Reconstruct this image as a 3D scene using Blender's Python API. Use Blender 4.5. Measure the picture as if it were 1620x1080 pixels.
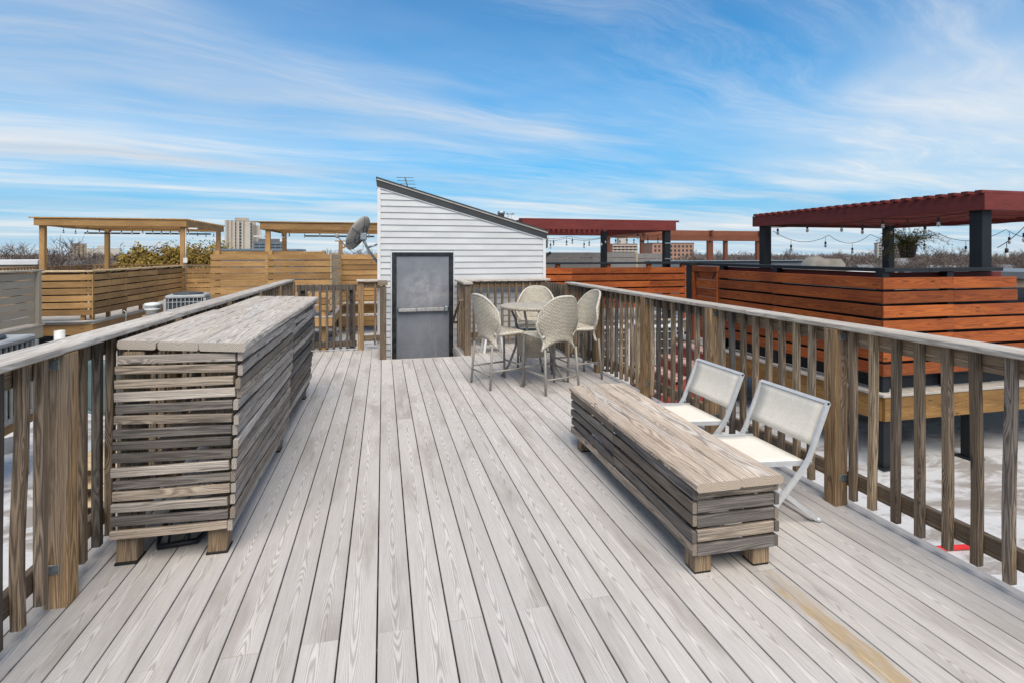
import bpy, bmesh, math, random
from mathutils import Matrix, Vector, noise as mnoise
R = math.radians
rnd = random.Random(7)
for o in list(bpy.data.objects): bpy.data.objects.remove(o)
S = bpy.context.scene
COL = S.collection

# ------------------------------------------------------------------ camera
YAW = math.atan(204 / 840)
cd = bpy.data.cameras.new('camera'); cam = bpy.data.objects.new('camera', cd); COL.objects.link(cam)
cd.sensor_width = 36; cd.lens = 36 * 840 / 1620; cd.shift_y = -138 / 1620
cd.clip_start = 0.05; cd.clip_end = 6000
cam.location = (0, 0, 1.49); cam.rotation_euler = (R(90), 0, -YAW)
S.camera = cam
S.view_settings.view_transform = 'Standard'; S.view_settings.look = 'None'
S.view_settings.gamma = 1; S.view_settings.use_curve_mapping = False
S.view_settings.exposure = 1.55

# ------------------------------------------------------------------ sun and sky
SUN_EL, SUN_AZ = R(54), R(182)          # azimuth clockwise from +Y: light from the right, a little behind
sd = bpy.data.lights.new('sun', 'SUN'); sun = bpy.data.objects.new('sun', sd); COL.objects.link(sun)
sd.energy = 1.5; sd.angle = R(45); sd.color = (1.0, 0.91, 0.79)
sv = Vector((math.sin(SUN_AZ) * math.cos(SUN_EL), math.cos(SUN_AZ) * math.cos(SUN_EL), math.sin(SUN_EL)))
sun.rotation_euler = (-sv).to_track_quat('-Z', 'Y').to_euler()
sun.location = (6, -4, 12)

W = bpy.data.worlds.new('World'); S.world = W; W.use_nodes = True
class NT:
    """small helper round a node tree"""
    def __init__(s, t): s.t = t; s.L = t.links
    def n(s, typ, **kw):
        nd = s.t.nodes.new(typ)
        for k, v in kw.items():
            if k in ('op',): nd.operation = v
            elif hasattr(nd, k) and k not in nd.inputs.keys() and not k.startswith('i_'): setattr(nd, k, v)
        return nd
    def put(s, sock, v):
        if isinstance(v, bpy.types.NodeSocket): s.L.new(v, sock)
        elif v is not None:
            if hasattr(sock.default_value, '__len__') and not hasattr(v, '__len__'): v = [v] * len(sock.default_value)
            if hasattr(v, '__len__') and len(sock.default_value) == 4 and len(v) == 3: v = (*v, 1)
            sock.default_value = v
    def m(s, op, a, b=None, c=None, clamp=False):
        nd = s.t.nodes.new('ShaderNodeMath'); nd.operation = op; nd.use_clamp = clamp
        s.put(nd.inputs[0], a)
        if b is not None: s.put(nd.inputs[1], b)
        if c is not None: s.put(nd.inputs[2], c)
        return nd.outputs[0]
    def v(s, op, a, b=None):
        nd = s.t.nodes.new('ShaderNodeVectorMath'); nd.operation = op
        s.put(nd.inputs[0], a)
        if b is not None: s.put(nd.inputs[1], b)
        return nd.outputs['Value'] if op in ('LENGTH', 'DOT_PRODUCT') else nd.outputs[0]
    def xyz(s, a):
        nd = s.t.nodes.new('ShaderNodeSeparateXYZ'); s.L.new(a, nd.inputs[0]); return nd.outputs
    def vec(s, x, y, z):
        nd = s.t.nodes.new('ShaderNodeCombineXYZ')
        for i, q in enumerate((x, y, z)): s.put(nd.inputs[i], q)
        return nd.outputs[0]
    def noise(s, vec, scale=1, detail=2, rough=0.5, dist=0):
        nd = s.t.nodes.new('ShaderNodeTexNoise')
        if vec is not None: s.L.new(vec, nd.inputs['Vector'])
        nd.inputs['Scale'].default_value = scale; nd.inputs['Detail'].default_value = detail
        nd.inputs['Roughness'].default_value = rough; nd.inputs['Distortion'].default_value = dist
        return nd.outputs[0]
    def mix(s, f, a, b, mode='MIX'):
        nd = s.t.nodes.new('ShaderNodeMix'); nd.data_type = 'RGBA'; nd.blend_type = mode
        s.put(nd.inputs[0], f); s.put(nd.inputs[6], a); s.put(nd.inputs[7], b)
        return nd.outputs[2]
    def step(s, x, lo, hi, a=0., b=1.):
        nd = s.t.nodes.new('ShaderNodeMapRange'); nd.interpolation_type = 'SMOOTHSTEP'
        s.put(nd.inputs[0], x); s.put(nd.inputs[1], lo); s.put(nd.inputs[2], hi); s.put(nd.inputs[3], a); s.put(nd.inputs[4], b)
        return nd.outputs[0]

wt = W.node_tree; wt.nodes.clear(); q = NT(wt)
out = wt.nodes.new('ShaderNodeOutputWorld'); bg = wt.nodes.new('ShaderNodeBackground')
sky = wt.nodes.new('ShaderNodeTexSky'); sky.sky_type = 'NISHITA'; sky.sun_disc = False
sky.sun_elevation = SUN_EL; sky.sun_rotation = SUN_AZ; sky.altitude = 100; sky.air_density = 1.0; sky.dust_density = 0.3; sky.ozone_density = 2.2
tc = wt.nodes.new('ShaderNodeTexCoord'); d = q.xyz(tc.outputs['Generated'])
el = q.m('MAXIMUM', d[2], 0.0)
den = q.m('ADD', el, 0.035)
px, py = q.m('DIVIDE', d[0], den), q.m('DIVIDE', d[1], den)
ca, sa = math.cos(R(17)), math.sin(R(17))
u = q.m('ADD', q.m('MULTIPLY', px, ca), q.m('MULTIPLY', py, sa))          # along the streaks
w = q.m('SUBTRACT', q.m('MULTIPLY', py, ca), q.m('MULTIPLY', px, sa))     # across them
warp = q.noise(q.vec(q.m('MULTIPLY', u, .5), q.m('MULTIPLY', w, .6), 3.1), 1, 3, .5)
ww = q.m('ADD', w, q.m('MULTIPLY', q.m('SUBTRACT', warp, .5), 1.05))
streak = q.noise(q.vec(q.m('MULTIPLY', u, .30), q.m('MULTIPLY', ww, 1.05), 31.9), 1, 6, .55)
broad = q.noise(q.vec(q.m('MULTIPLY', u, .20), q.m('MULTIPLY', ww, .42), 22.8), 1, 4, .5)
fine = q.noise(q.vec(q.m('MULTIPLY', u, 1.2), q.m('MULTIPLY', ww, 5.0), 8.2), 1, 6, .65)
cover = q.m('ADD', q.m('MULTIPLY', streak, .62), q.m('MULTIPLY', broad, .38))
cover = q.m('ADD', cover, q.m('MULTIPLY', q.m('SUBTRACT', fine, .5), .12))
c1 = q.step(cover, .42, .72)
veil = q.step(q.noise(q.vec(q.m('MULTIPLY', u, .16), q.m('MULTIPLY', w, .3), 40.), 1, 5, .55), .30, .72)
thin = q.noise(q.vec(q.m('MULTIPLY', u, .34), q.m('MULTIPLY', ww, 1.9), 61.), 1, 8, .68)          # finer broken strands
c3 = q.m('MULTIPLY', q.step(thin, .46, .80), .34)
c2 = q.m('ADD', q.m('ADD', q.m('MULTIPLY', c1, .58), q.m('MULTIPLY', veil, .52)), c3, clamp=True)
tint = q.mix(1., sky.outputs[0], (0.22, 0.80, 1.06), 'MULTIPLY')
tint = q.mix(q.step(el, .0, .45, .8, 0.), tint, (0.66, 2.75, 4.9))
tint2 = q.mix(q.step(el, 0.0, .13, .8, 0.0), tint, (3.0, 4.1, 4.95))
gband = q.step(q.noise(q.vec(q.m('MULTIPLY', u, .12), q.m('MULTIPLY', ww, .5), 77.), 1, 5, .55), .40, .68)   # greyer, thicker cloud
ccol = q.mix(q.m('MULTIPLY', gband, .75), (5.7, 5.6, 5.45), (3.3, 3.75, 4.35))
colr = q.mix(c2, tint2, ccol)
wt.links.new(colr, bg.inputs[0]); bg.inputs[1].default_value = 0.056
wt.links.new(bg.outputs[0], out.inputs[0])

# ------------------------------------------------------------------ materials
def mat(name):
    m = bpy.data.materials.new(name); m.use_nodes = True
    t = m.node_tree; b = t.nodes['Principled BSDF']
    return m, NT(t), b
def bump(q, b, h, strength=.3, dist=.002):
    nd = q.t.nodes.new('ShaderNodeBump'); nd.inputs['Strength'].default_value = strength; nd.inputs['Distance'].default_value = dist
    q.L.new(h, nd.inputs['Height']); q.L.new(nd.outputs[0], b.inputs['Normal'])

def wood(name, c1, c2, dark, B=2500, A=14, amt=.6, var=.35, rough=.75, sharp=1.6, fibre=.35, knots=True, gray=None, bumps=.35,
         sx=4., sy=.8, crack=.35, stain=None, blotch=1.0, end=True, extra=None):
    """long axis of every piece is its local Y"""
    m, q, b = mat(name)
    tc = q.t.nodes.new('ShaderNodeTexCoord'); oi = q.t.nodes.new('ShaderNodeObjectInfo'); r = oi.outputs['Random']
    co = tc.outputs['Object']; x, y, z = q.xyz(co)
    r2 = q.m('FRACT', q.m('MULTIPLY', r, 57.31)); r3 = q.m('FRACT', q.m('MULTIPLY', r, 913.7))
    P = q.v('ADD', co, q.vec(q.m('MULTIPLY', r, 3.1), q.m('MULTIPLY', r2, 80.), q.m('MULTIPLY', r3, 9.)))
    slow = q.noise(q.v('MULTIPLY', P, (sx, sy, sx)), 1, 2.5, .45)
    xo = q.m('ADD', x, q.m('MULTIPLY', q.m('SUBTRACT', r2, .5), .05))
    zz = q.m('MULTIPLY', z, .8)
    f = q.m('ADD', q.m('MULTIPLY', slow, A), q.m('MULTIPLY', q.m('ADD', q.m('MULTIPLY', xo, xo), q.m('MULTIPLY', zz, zz)), B))
    f = q.m('MULTIPLY_ADD', q.noise(q.v('MULTIPLY', P, (45., 5., 45.)), 1, 3, .6), 1.5, f)
    if knots:
        vo = q.t.nodes.new('ShaderNodeTexVoronoi'); vo.feature = 'F1'
        q.L.new(q.v('MULTIPLY', P, (11., 2.6, 11.)), vo.inputs['Vector']); vo.inputs['Scale'].default_value = 1
        kd = vo.outputs['Distance']
        kn = q.step(kd, .04, .34, 1., 0.)
        f = q.m('ADD', f, q.m('MULTIPLY', kn, 3.))
        kcore = q.step(kd, .07, .13, 1., 0.)
    g = q.m('MULTIPLY_ADD', q.m('SINE', q.m('MULTIPLY', f, 6.2832)), .5, .5)
    g = q.m('POWER', g, sharp)
    fb = q.noise(q.v('MULTIPLY', P, (210., 5., 210.)), 1, 3, .6)
    bl = q.step(q.noise(q.v('MULTIPLY', P, (5., 1.3, 5.)), 1, 3, .55), .36, .64)
    base = q.mix(q.m('MULTIPLY_ADD', bl, .6 * blotch, q.m('MULTIPLY', r3, .4), clamp=True), c1, c2)
    if gray is not None:
        gm = q.step(q.noise(q.v('MULTIPLY', q.v('ADD', P, (5, 3, 1)), (7., .55, 7.)), 1, 4, .6), .47, .66)
        base = q.mix(q.m('MULTIPLY', gm, q.m('MULTIPLY_ADD', r, .6, .25)), base, gray)
    if stain is not None:
        base = stain(q, base, x, y, P)
    colr = q.mix(q.m('MULTIPLY', g, amt), base, dark)
    if knots: colr = q.mix(q.m('MULTIPLY', kcore, .7), colr, tuple(v * .45 for v in dark))
    val = q.m('MULTIPLY', q.m('MULTIPLY_ADD', r, var, 1 - var / 2), q.step(fb, .25, .75, 1 - fibre, 1 + fibre * .6))
    colr = q.mix(1., colr, q.vec(val, val, val), 'MULTIPLY')
    if crack:
        ck = q.noise(q.v('MULTIPLY', P, (60., 1.6, 60.)), 1, 2, .5)
        ckm = q.step(ck, .66, .72)
        colr = q.mix(q.m('MULTIPLY', ckm, crack), colr, (0.03, 0.025, 0.02))
    if end:
        nn = q.xyz(tc.outputs['Normal'])
        em = q.step(q.m('ABSOLUTE', nn[1]), .75, .9)
        rr = q.v('LENGTH', q.vec(q.m('ADD', x, q.m('MULTIPLY', q.m('SUBTRACT', r2, .5), .16)), 0., q.m('ADD', z, .05)))
        eg = q.m('MULTIPLY_ADD', q.m('SINE', q.m('MULTIPLY', q.m('ADD', rr, q.m('MULTIPLY', fb, .002)), 900.)), .5, .5)
        ecol = q.mix(q.m('MULTIPLY', eg, .7), q.mix(.5, c1, c2), tuple(v * .6 for v in dark))
        colr = q.mix(em, colr, ecol)
    if extra: colr = extra(q, colr, x, y, z, P, tc)
    q.L.new(colr, b.inputs['Base Color'])
    b.inputs['Roughness'].default_value = rough; b.inputs['Specular IOR Level'].default_value = .25
    hgt = q.m('SUBTRACT', q.m('MULTIPLY', fb, .7), q.m('MULTIPLY', g, .6))
    bump(q, b, hgt, bumps, .002)
    return m

def plain(name, c, rough=.6, var=.12, scale=6., metal=0., spec=.4, c2=None, det=4, bmp=.0, bscale=60.):
    m, q, b = mat(name)
    tc = q.t.nodes.new('ShaderNodeTexCoord'); oi = q.t.nodes.new('ShaderNodeObjectInfo')
    P = q.v('ADD', tc.outputs['Object'], q.vec(q.m('MULTIPLY', oi.outputs['Random'], 31.), 0., 0.))
    nz = q.noise(P, scale, det, .6)
    lo = tuple(v * (1 - var) for v in c); hi = c2 if c2 else tuple(min(1, v * (1 + var)) for v in c)
    q.L.new(q.mix(q.step(nz, .3, .7), lo, hi), b.inputs['Base Color'])
    b.inputs['Roughness'].default_value = rough; b.inputs['Metallic'].default_value = metal; b.inputs['Specular IOR Level'].default_value = spec
    if bmp: bump(q, b, q.noise(P, bscale, 3, .6), bmp, .004)
    return m

def deck_wear(q, base, x, y, P):
    n1 = q.noise(q.v('MULTIPLY', P, (6., 1.2, 6.)), 1, 4, .6)
    return q.mix(q.step(n1, .47, .72, 0., .6), base, (0.30, 0.265, 0.235))
def deck_patch(q, base, x, y, P):
    base = deck_wear(q, base, x, y, P)
    n1 = q.noise(q.v('MULTIPLY', P, (14., 3., 14.)), 1, 4, .6)
    lim = q.m('MULTIPLY_ADD', n1, 1.6, -1.05)
    e = q.m('SUBTRACT', 1., q.m('ABSOLUTE', q.m('DIVIDE', q.m('SUBTRACT', y, .92), .56)))
    e2 = q.m('SUBTRACT', 1., q.m('ABSOLUTE', q.m('DIVIDE', q.m('ADD', x, .0), .075)))
    k = q.step(q.m('ADD', q.m('MINIMUM', e, e2), lim), .0, .35)
    n2 = q.noise(q.v('MULTIPLY', P, (30., 5., 30.)), 1, 5, .65)
    return q.mix(q.m('MULTIPLY', k, q.step(n2, .34, .56, .42, .95)), base, (0.48, 0.345, 0.185))
DK = dict(B=4000, A=30, amt=.56, var=.14, rough=.72, sharp=1.5, fibre=.10, knots=False, sx=2.6, sy=.75, crack=0, bumps=.25, blotch=.5, end=False)
M = {}
M['deck'] = wood('composite_deck', (0.585, 0.555, 0.53), (0.50, 0.47, 0.445), (0.215, 0.19, 0.175), stain=deck_wear, **DK)
M['deck_worn'] = wood('composite_deck_worn', (0.585, 0.555, 0.53), (0.50, 0.47, 0.445), (0.215, 0.19, 0.175), stain=deck_patch, **DK)
M['cap'] = wood('weathered_cap', (0.60, 0.56, 0.51), (0.48, 0.425, 0.365), (0.16, 0.125, 0.10), B=2200, A=16, amt=.42, gray=(0.42, 0.39, 0.36), var=.2, bumps=.5, crack=.5)
M['rail'] = wood('weathered_rail', (0.37, 0.27, 0.18), (0.20, 0.14, 0.093), (0.05, 0.037, 0.028), B=5000, A=12, amt=.75, gray=(0.16, 0.145, 0.135), var=.7, bumps=.5)
M['post'] = wood('weathered_post', (0.46, 0.30, 0.155), (0.33, 0.205, 0.105), (0.09, 0.055, 0.03), B=2600, A=12, amt=.72, gray=(0.22, 0.185, 0.15), var=.45, bumps=.4)
M['slat_dark'] = wood('weathered_slat_dark', (0.21, 0.185, 0.165), (0.115, 0.105, 0.10), (0.035, 0.03, 0.028), B=3200, A=10, amt=.6, gray=(0.07, 0.07, 0.078), var=.6, bumps=.5, crack=.5)
M['foot'] = wood('weathered_foot', (0.36, 0.26, 0.165), (0.25, 0.175, 0.11), (0.085, 0.055, 0.034), B=2600, A=12, amt=.65, gray=(0.22, 0.18, 0.14), var=.3, bumps=.4)
M['rail_dark'] = wood('weathered_rail_dark', (0.19, 0.155, 0.125), (0.11, 0.09, 0.075), (0.035, 0.027, 0.022), B=5000, A=12, amt=.7, gray=(0.10, 0.095, 0.095), var=.5, bumps=.5)
M['rail_tan'] = wood('weathered_rail_tan', (0.45, 0.335, 0.215), (0.30, 0.215, 0.14), (0.08, 0.055, 0.035), B=5000, A=12, amt=.7, gray=(0.28, 0.235, 0.19), var=.4, bumps=.5)
M['slat'] = wood('weathered_slat', (0.385, 0.32, 0.255), (0.23, 0.185, 0.15), (0.06, 0.047, 0.038), B=3200, A=10, amt=.62, gray=(0.075, 0.075, 0.08), var=.8, bumps=.5, crack=.5)
M['slat_pale'] = wood('weathered_slat_pale', (0.55, 0.50, 0.45), (0.36, 0.31, 0.265), (0.11, 0.09, 0.075), B=3200, A=10, amt=.55, gray=(0.17, 0.165, 0.165), var=.55, bumps=.5, crack=.5)
M['top'] = wood('weathered_top', (0.62, 0.53, 0.44), (0.47, 0.375, 0.29), (0.13, 0.09, 0.065), B=650, A=13, amt=.6, gray=(0.50, 0.475, 0.45), var=.2, bumps=.6, crack=.55, sx=3.)
M['top_grey'] = wood('weathered_top_grey', (0.60, 0.54, 0.475), (0.47, 0.405, 0.345), (0.14, 0.11, 0.09), B=650, A=13, amt=.5, gray=(0.52, 0.50, 0.475), var=.2, bumps=.6, crack=.55, sx=3.)
M['cedar'] = wood('treated_pine', (0.43, 0.255, 0.105), (0.28, 0.16, 0.066), (0.13, 0.068, 0.027), B=1500, A=12, amt=.42, var=.5, bumps=.2, crack=.15, fibre=.15)
M['cedar_pale'] = wood('treated_pine_pale', (0.62, 0.50, 0.34), (0.52, 0.39, 0.24), (0.26, 0.17, 0.09), B=1500, A=12, amt=.3, var=.25, bumps=.2, crack=.1, fibre=.15)
M['orange'] = wood('stained_cedar', (0.40, 0.105, 0.021), (0.225, 0.047, 0.012), (0.075, 0.018, 0.006), B=900, A=12, amt=.5, var=.6, bumps=.15, crack=.12, fibre=.2, rough=.5)
M['fascia'] = wood('golden_fascia', (0.42, 0.235, 0.075), (0.22, 0.115, 0.035), (0.10, 0.05, 0.018), B=600, A=14, amt=.5, var=.15, bumps=.15, crack=.1, rough=.5)
M['redwood'] = wood('red_stain', (0.185, 0.035, 0.030), (0.14, 0.026, 0.023), (0.07, 0.014, 0.012), B=700, A=10, amt=.35, var=.2, bumps=.15, crack=.1, fibre=.15, rough=.6)
M['brownwood'] = wood('brown_stain', (0.235, 0.085, 0.045), (0.18, 0.062, 0.034), (0.08, 0.03, 0.016), B=700, A=10, amt=.3, var=.2, bumps=.1, crack=.05, fibre=.15, rough=.6)
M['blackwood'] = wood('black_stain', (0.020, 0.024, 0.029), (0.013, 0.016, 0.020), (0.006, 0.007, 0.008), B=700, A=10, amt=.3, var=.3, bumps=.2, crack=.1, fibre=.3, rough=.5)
M['taupe'] = wood('taupe_paint', (0.37, 0.325, 0.26), (0.33, 0.29, 0.235), (0.25, 0.215, 0.17), B=600, A=8, amt=.12, var=.1, bumps=.1, crack=.05, fibre=.05, knots=False, end=False)
M['greyslat'] = plain('grey_composite', (0.20, 0.19, 0.18), .6, .1)
M['white_vinyl'] = plain('white_vinyl', (0.50, 0.505, 0.515), .45, .08, 1.2)
M['chair_metal'] = plain('silver_chair_frame', (0.50, 0.51, 0.525), .35, .06, 20., metal=.2)
M['white_metal'] = plain('white_powder_coat', (0.62, 0.62, 0.625), .4, .05, 20.)
M['black'] = plain('black_metal', (0.012, 0.014, 0.018), .45, .3, 20.)
M['frame'] = plain('black_door_frame', (0.010, 0.013, 0.022), .4, .4, 12., c2=(0.03, 0.032, 0.035))
M['shingle'] = plain('dark_fascia', (0.035, 0.038, 0.040), .6, .15, 5.)
M['shingle_edge'] = plain('roof_edge', (0.40, 0.37, 0.34), .6, .1, 5.)
M['galv'] = plain('galvanised', (0.34, 0.38, 0.40), .4, .25, 40., metal=.7)
M['steel'] = plain('brushed_steel', (0.42, 0.41, 0.40), .35, .2, 30., metal=.6, c2=(0.55, 0.52, 0.50))
M['taupe_tube'] = plain('taupe_tube', (0.25, 0.235, 0.21), .4, .08, 20.)
M['rubber'] = plain('black_rubber', (0.010, 0.010, 0.010), .8, .2)
M['dish'] = plain('dish_grey', (0.34, 0.325, 0.30), .5, .15, 8.)
M['dish_dark'] = plain('dish_rib', (0.10, 0.10, 0.10), .5, .15, 8.)
M['ac_case'] = plain('ac_case', (0.30, 0.305, 0.305), .5, .12, 8.)
M['ac_dark'] = plain('ac_coil', (0.045, 0.055, 0.065), .6, .3, 20.)
M['ac_white'] = plain('ac_white', (0.62, 0.64, 0.66), .5, .1, 8.)
M['redstep'] = plain('red_painted_step', (0.26, 0.03, 0.024), .6, .3, 10., c2=(0.30, 0.06, 0.045))
M['redtread'] = plain('worn_red_tread', (0.40, 0.16, 0.13), .7, .3, 14., c2=(0.62, 0.46, 0.42))
M['redhose'] = plain('red_hose', (0.62, 0.02, 0.02), .4, .1)
M['teal'] = plain('teal_plastic', (0.11, 0.18, 0.19), .5, .2, 5.)
M['glass_top'] = plain('teal_glass', (0.03, 0.065, 0.08), .12, .1, 5., spec=.6)
M['tarp'] = plain('canvas_cover', (0.66, 0.60, 0.50), .8, .15, 7., bmp=.3, bscale=25.)
M['pot'] = plain('dark_pot', (0.022, 0.016, 0.014), .6, .3)
M['bulb_glass'] = plain('bulb_glass', (0.42, 0.42, 0.40), .08, .05, spec=.8)
M['pvc'] = plain('white_pipe', (0.58, 0.58, 0.57), .5, .12)
M['conduit'] = plain('conduit', (0.27, 0.26, 0.25), .4, .1, metal=.3)
M['leaf_brown'] = plain('dry_leaf', (0.15, 0.075, 0.028), .8, .4, 40., c2=(0.11, 0.125, 0.035))
M['bark'] = plain('bark', (0.075, 0.058, 0.048), .9, .3, 6.)
M['twig'] = plain('twig', (0.12, 0.088, 0.075), .9, .3, 2., c2=(0.17, 0.135, 0.12))
M['far_twig'] = plain('far_twig', (0.125, 0.10, 0.088), .9, .3, .03, c2=(0.20, 0.165, 0.14))  # paler, greyer than twig: distance haze put into the colour
M['wicker_rim'] = plain('wicker_rim', (0.47, 0.44, 0.375), .6, .25, 60., bmp=.6, bscale=90.)
M['gold_leaf'] = plain('gold_leaf', (0.24, 0.135, 0.025), .8, .35, .55, c2=(0.30, 0.215, 0.04))
M['olive_leaf'] = plain('olive_leaf', (0.13, 0.11, 0.045), .8, .4, .5, c2=(0.20, 0.16, 0.08))
M['glass'] = plain('window_glass', (0.045, 0.05, 0.06), .15, .4, 3., spec=.6)
M['concrete'] = plain('beige_concrete', (0.38, 0.325, 0.26), .8, .06, .1)
M['concrete_pale'] = plain('pale_concrete', (0.46, 0.425, 0.37), .8, .06, .1)
M['brick_pink'] = plain('salmon_brick', (0.36, 0.20, 0.14), .85, .1, .3)
M['brick_tan'] = plain('tan_brick', (0.27, 0.20, 0.14), .9, .25, 1.5, c2=(0.36, 0.29, 0.21))
M['brick_red'] = plain('red_brick', (0.20, 0.085, 0.06), .9, .2, 1.)
M['bluegrey'] = plain('blue_grey_cladding', (0.16, 0.20, 0.24), .4, .1, .2)
M['slate'] = plain('slate_metal', (0.115, 0.125, 0.14), .45, .1, 2.)
M['roofwhite'] = plain('white_flat_roof', (0.60, 0.60, 0.60), .8, .1, .3)
M['roofgrey'] = plain('grey_roof', (0.16, 0.16, 0.165), .9, .2, .5)
M['cream'] = plain('cream_wall', (0.55, 0.51, 0.43), .8, .08, .5)

def roof_mat():
    m, q, b = mat('silver_coated_roof')
    tc = q.t.nodes.new('ShaderNodeTexCoord'); P = tc.outputs['Object']
    n1 = q.noise(q.v('MULTIPLY', P, (1.2, 2.6, 1.)), 1, 7, .68, .6); n2 = q.noise(P, .35, 4, .6); n3 = q.noise(P, 9., 5, .7)
    c = q.mix(q.step(n1, .47, .60), (0.50, 0.505, 0.515), (0.26, 0.235, 0.215))
    c = q.mix(q.step(n2, .5, .72, 0., .7), c, (0.44, 0.42, 0.40))
    c = q.mix(q.step(n3, .55, .8, 0., .5), c, (0.28, 0.26, 0.24))
    q.L.new(c, b.inputs['Base Color']); b.inputs['Roughness'].default_value = .7
    bump(q, b, q.m('ADD', n1, q.m('MULTIPLY', n3, .3)), .6, .03)
    return m
M['roof'] = roof_mat()
def door_mat():
    m, q, b = mat('scuffed_grey_door')
    tc = q.t.nodes.new('ShaderNodeTexCoord'); co = tc.outputs['Object']; x, y, z = q.xyz(co)
    n1 = q.noise(q.v('MULTIPLY', co, (3., 3., 3.5)), 1, 6, .65, .4)
    e = q.m('SUBTRACT', 1., q.v('LENGTH', q.v('MULTIPLY', q.v('SUBTRACT', co, (0.04, 0., .50)), (1.7, 0., 1.8))))
    sc = q.m('MULTIPLY', q.step(e, .0, 1.), q.step(q.noise(q.v('MULTIPLY', co, (5., 5., 6.)), 1, 8, .72), .36, .66))
    n2 = q.noise(q.v('MULTIPLY', co, (30., 30., 1.2)), 1, 4, .6)
    c = q.mix(q.step(n1, .3, .7), (0.145, 0.155, 0.18), (0.185, 0.195, 0.22))
    c = q.mix(q.m('MULTIPLY', q.step(n2, .58, .74), q.step(z, .2, .1, 0., .30)), c, (0.32, 0.31, 0.31))
    c = q.mix(q.m('MULTIPLY', sc, .62), c, (0.42, 0.40, 0.40))
    n3 = q.noise(co, 40., 3, .6)
    c = q.mix(q.step(n3, .70, .76, 0., .5), c, (0.42, 0.40, 0.38))
    q.L.new(c, b.inputs['Base Color']); b.inputs['Roughness'].default_value = .5
    return m
M['door'] = door_mat()
def wicker_mat():
    m, q, b = mat('grey_wicker')
    uv = q.t.nodes.new('ShaderNodeUVMap'); uv.uv_map = 'UVMap'
    br = q.t.nodes.new('ShaderNodeTexBrick'); q.L.new(uv.outputs[0], br.inputs['Vector'])
    br.inputs['Scale'].default_value = 1.; br.inputs['Brick Width'].default_value = .036; br.inputs['Row Height'].default_value = .0145
    br.inputs['Mortar Size'].default_value = .0030; br.inputs['Mortar Smooth'].default_value = .6; br.offset = .5
    br.inputs['Color1'].default_value = (0.63, 0.565, 0.46, 1); br.inputs['Color2'].default_value = (0.49, 0.435, 0.35, 1); br.inputs['Mortar'].default_value = (0.13, 0.115, 0.09, 1)
    nz = q.noise(uv.outputs[0], 70., 3, .6)
    c = q.mix(q.step(nz, .45, .75, 0., .55), br.outputs[0], (0.66, 0.62, 0.54))
    q.L.new(c, b.inputs['Base Color']); b.inputs['Roughness'].default_value = .55
    bump(q, b, q.m('SUBTRACT', 1., br.outputs['Fac']), .8, .004)
    return m
M['wicker'] = wicker_mat()
def sling_mat():
    m, q, b = mat('cream_sling')
    tc = q.t.nodes.new('ShaderNodeTexCoord'); co = tc.outputs['Object']
    a = q.noise(q.v('MULTIPLY', co, (260., 14., 14.)), 1, 2, .5); c = q.noise(q.v('MULTIPLY', co, (14., 260., 260.)), 1, 2, .5)
    v = q.m('ADD', q.m('MULTIPLY', a, .5), q.m('MULTIPLY', c, .5))
    q.L.new(q.mix(q.step(v, .38, .62), (0.66, 0.61, 0.53), (0.76, 0.71, 0.62)), b.inputs['Base Color'])
    b.inputs['Roughness'].default_value = .8; bump(q, b, v, .3, .001)
    return m
M['sling'] = sling_mat()
def ground_mat():
    m, q, b = mat('city_ground')
    tc = q.t.nodes.new('ShaderNodeTexCoord'); co = tc.outputs['Object']
    n1 = q.noise(co, .02, 6, .65); n2 = q.noise(co, .15, 4, .6)
    c = q.mix(q.step(n1, .4, .6), (0.12, 0.095, 0.075), (0.17, 0.15, 0.13)); c = q.mix(q.step(n2, .5, .7, 0., .5), c, (0.09, 0.085, 0.05))
    q.L.new(c, b.inputs['Base Color']); b.inputs['Roughness'].default_value = .95
    return m
M['ground'] = ground_mat()

# ------------------------------------------------------------------ object helpers
WM = {}
FR = [Matrix.Identity(4)]
def link(o, Mx, parent=None):
    COL.objects.link(o)
    if parent is not None:
        o.parent = parent; o.matrix_basis = WM[parent.name].inverted() @ Mx
    else: o.matrix_basis = Mx
    WM[o.name] = Mx.copy()
    return o
def tag(o, label=None, cat=None, group=None, kind=None):
    if label: o['label'] = label
    if cat: o['category'] = cat
    if group: o['group'] = group
    if kind: o['kind'] = kind
    return o
def thing(name, label, cat, loc=(0, 0, 0), rz=0., group=None):
    o = bpy.data.objects.new(name, None); o.empty_display_size = .1
    Mx = Matrix.Translation(loc) @ Matrix.Rotation(rz, 4, 'Z')
    link(o, Mx); tag(o, label, cat, group); return o
def struct(name, loc=(0, 0, 0)):
    o = bpy.data.objects.new(name, None); link(o, Matrix.Translation(loc)); o['kind'] = 'structure'; return o

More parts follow.
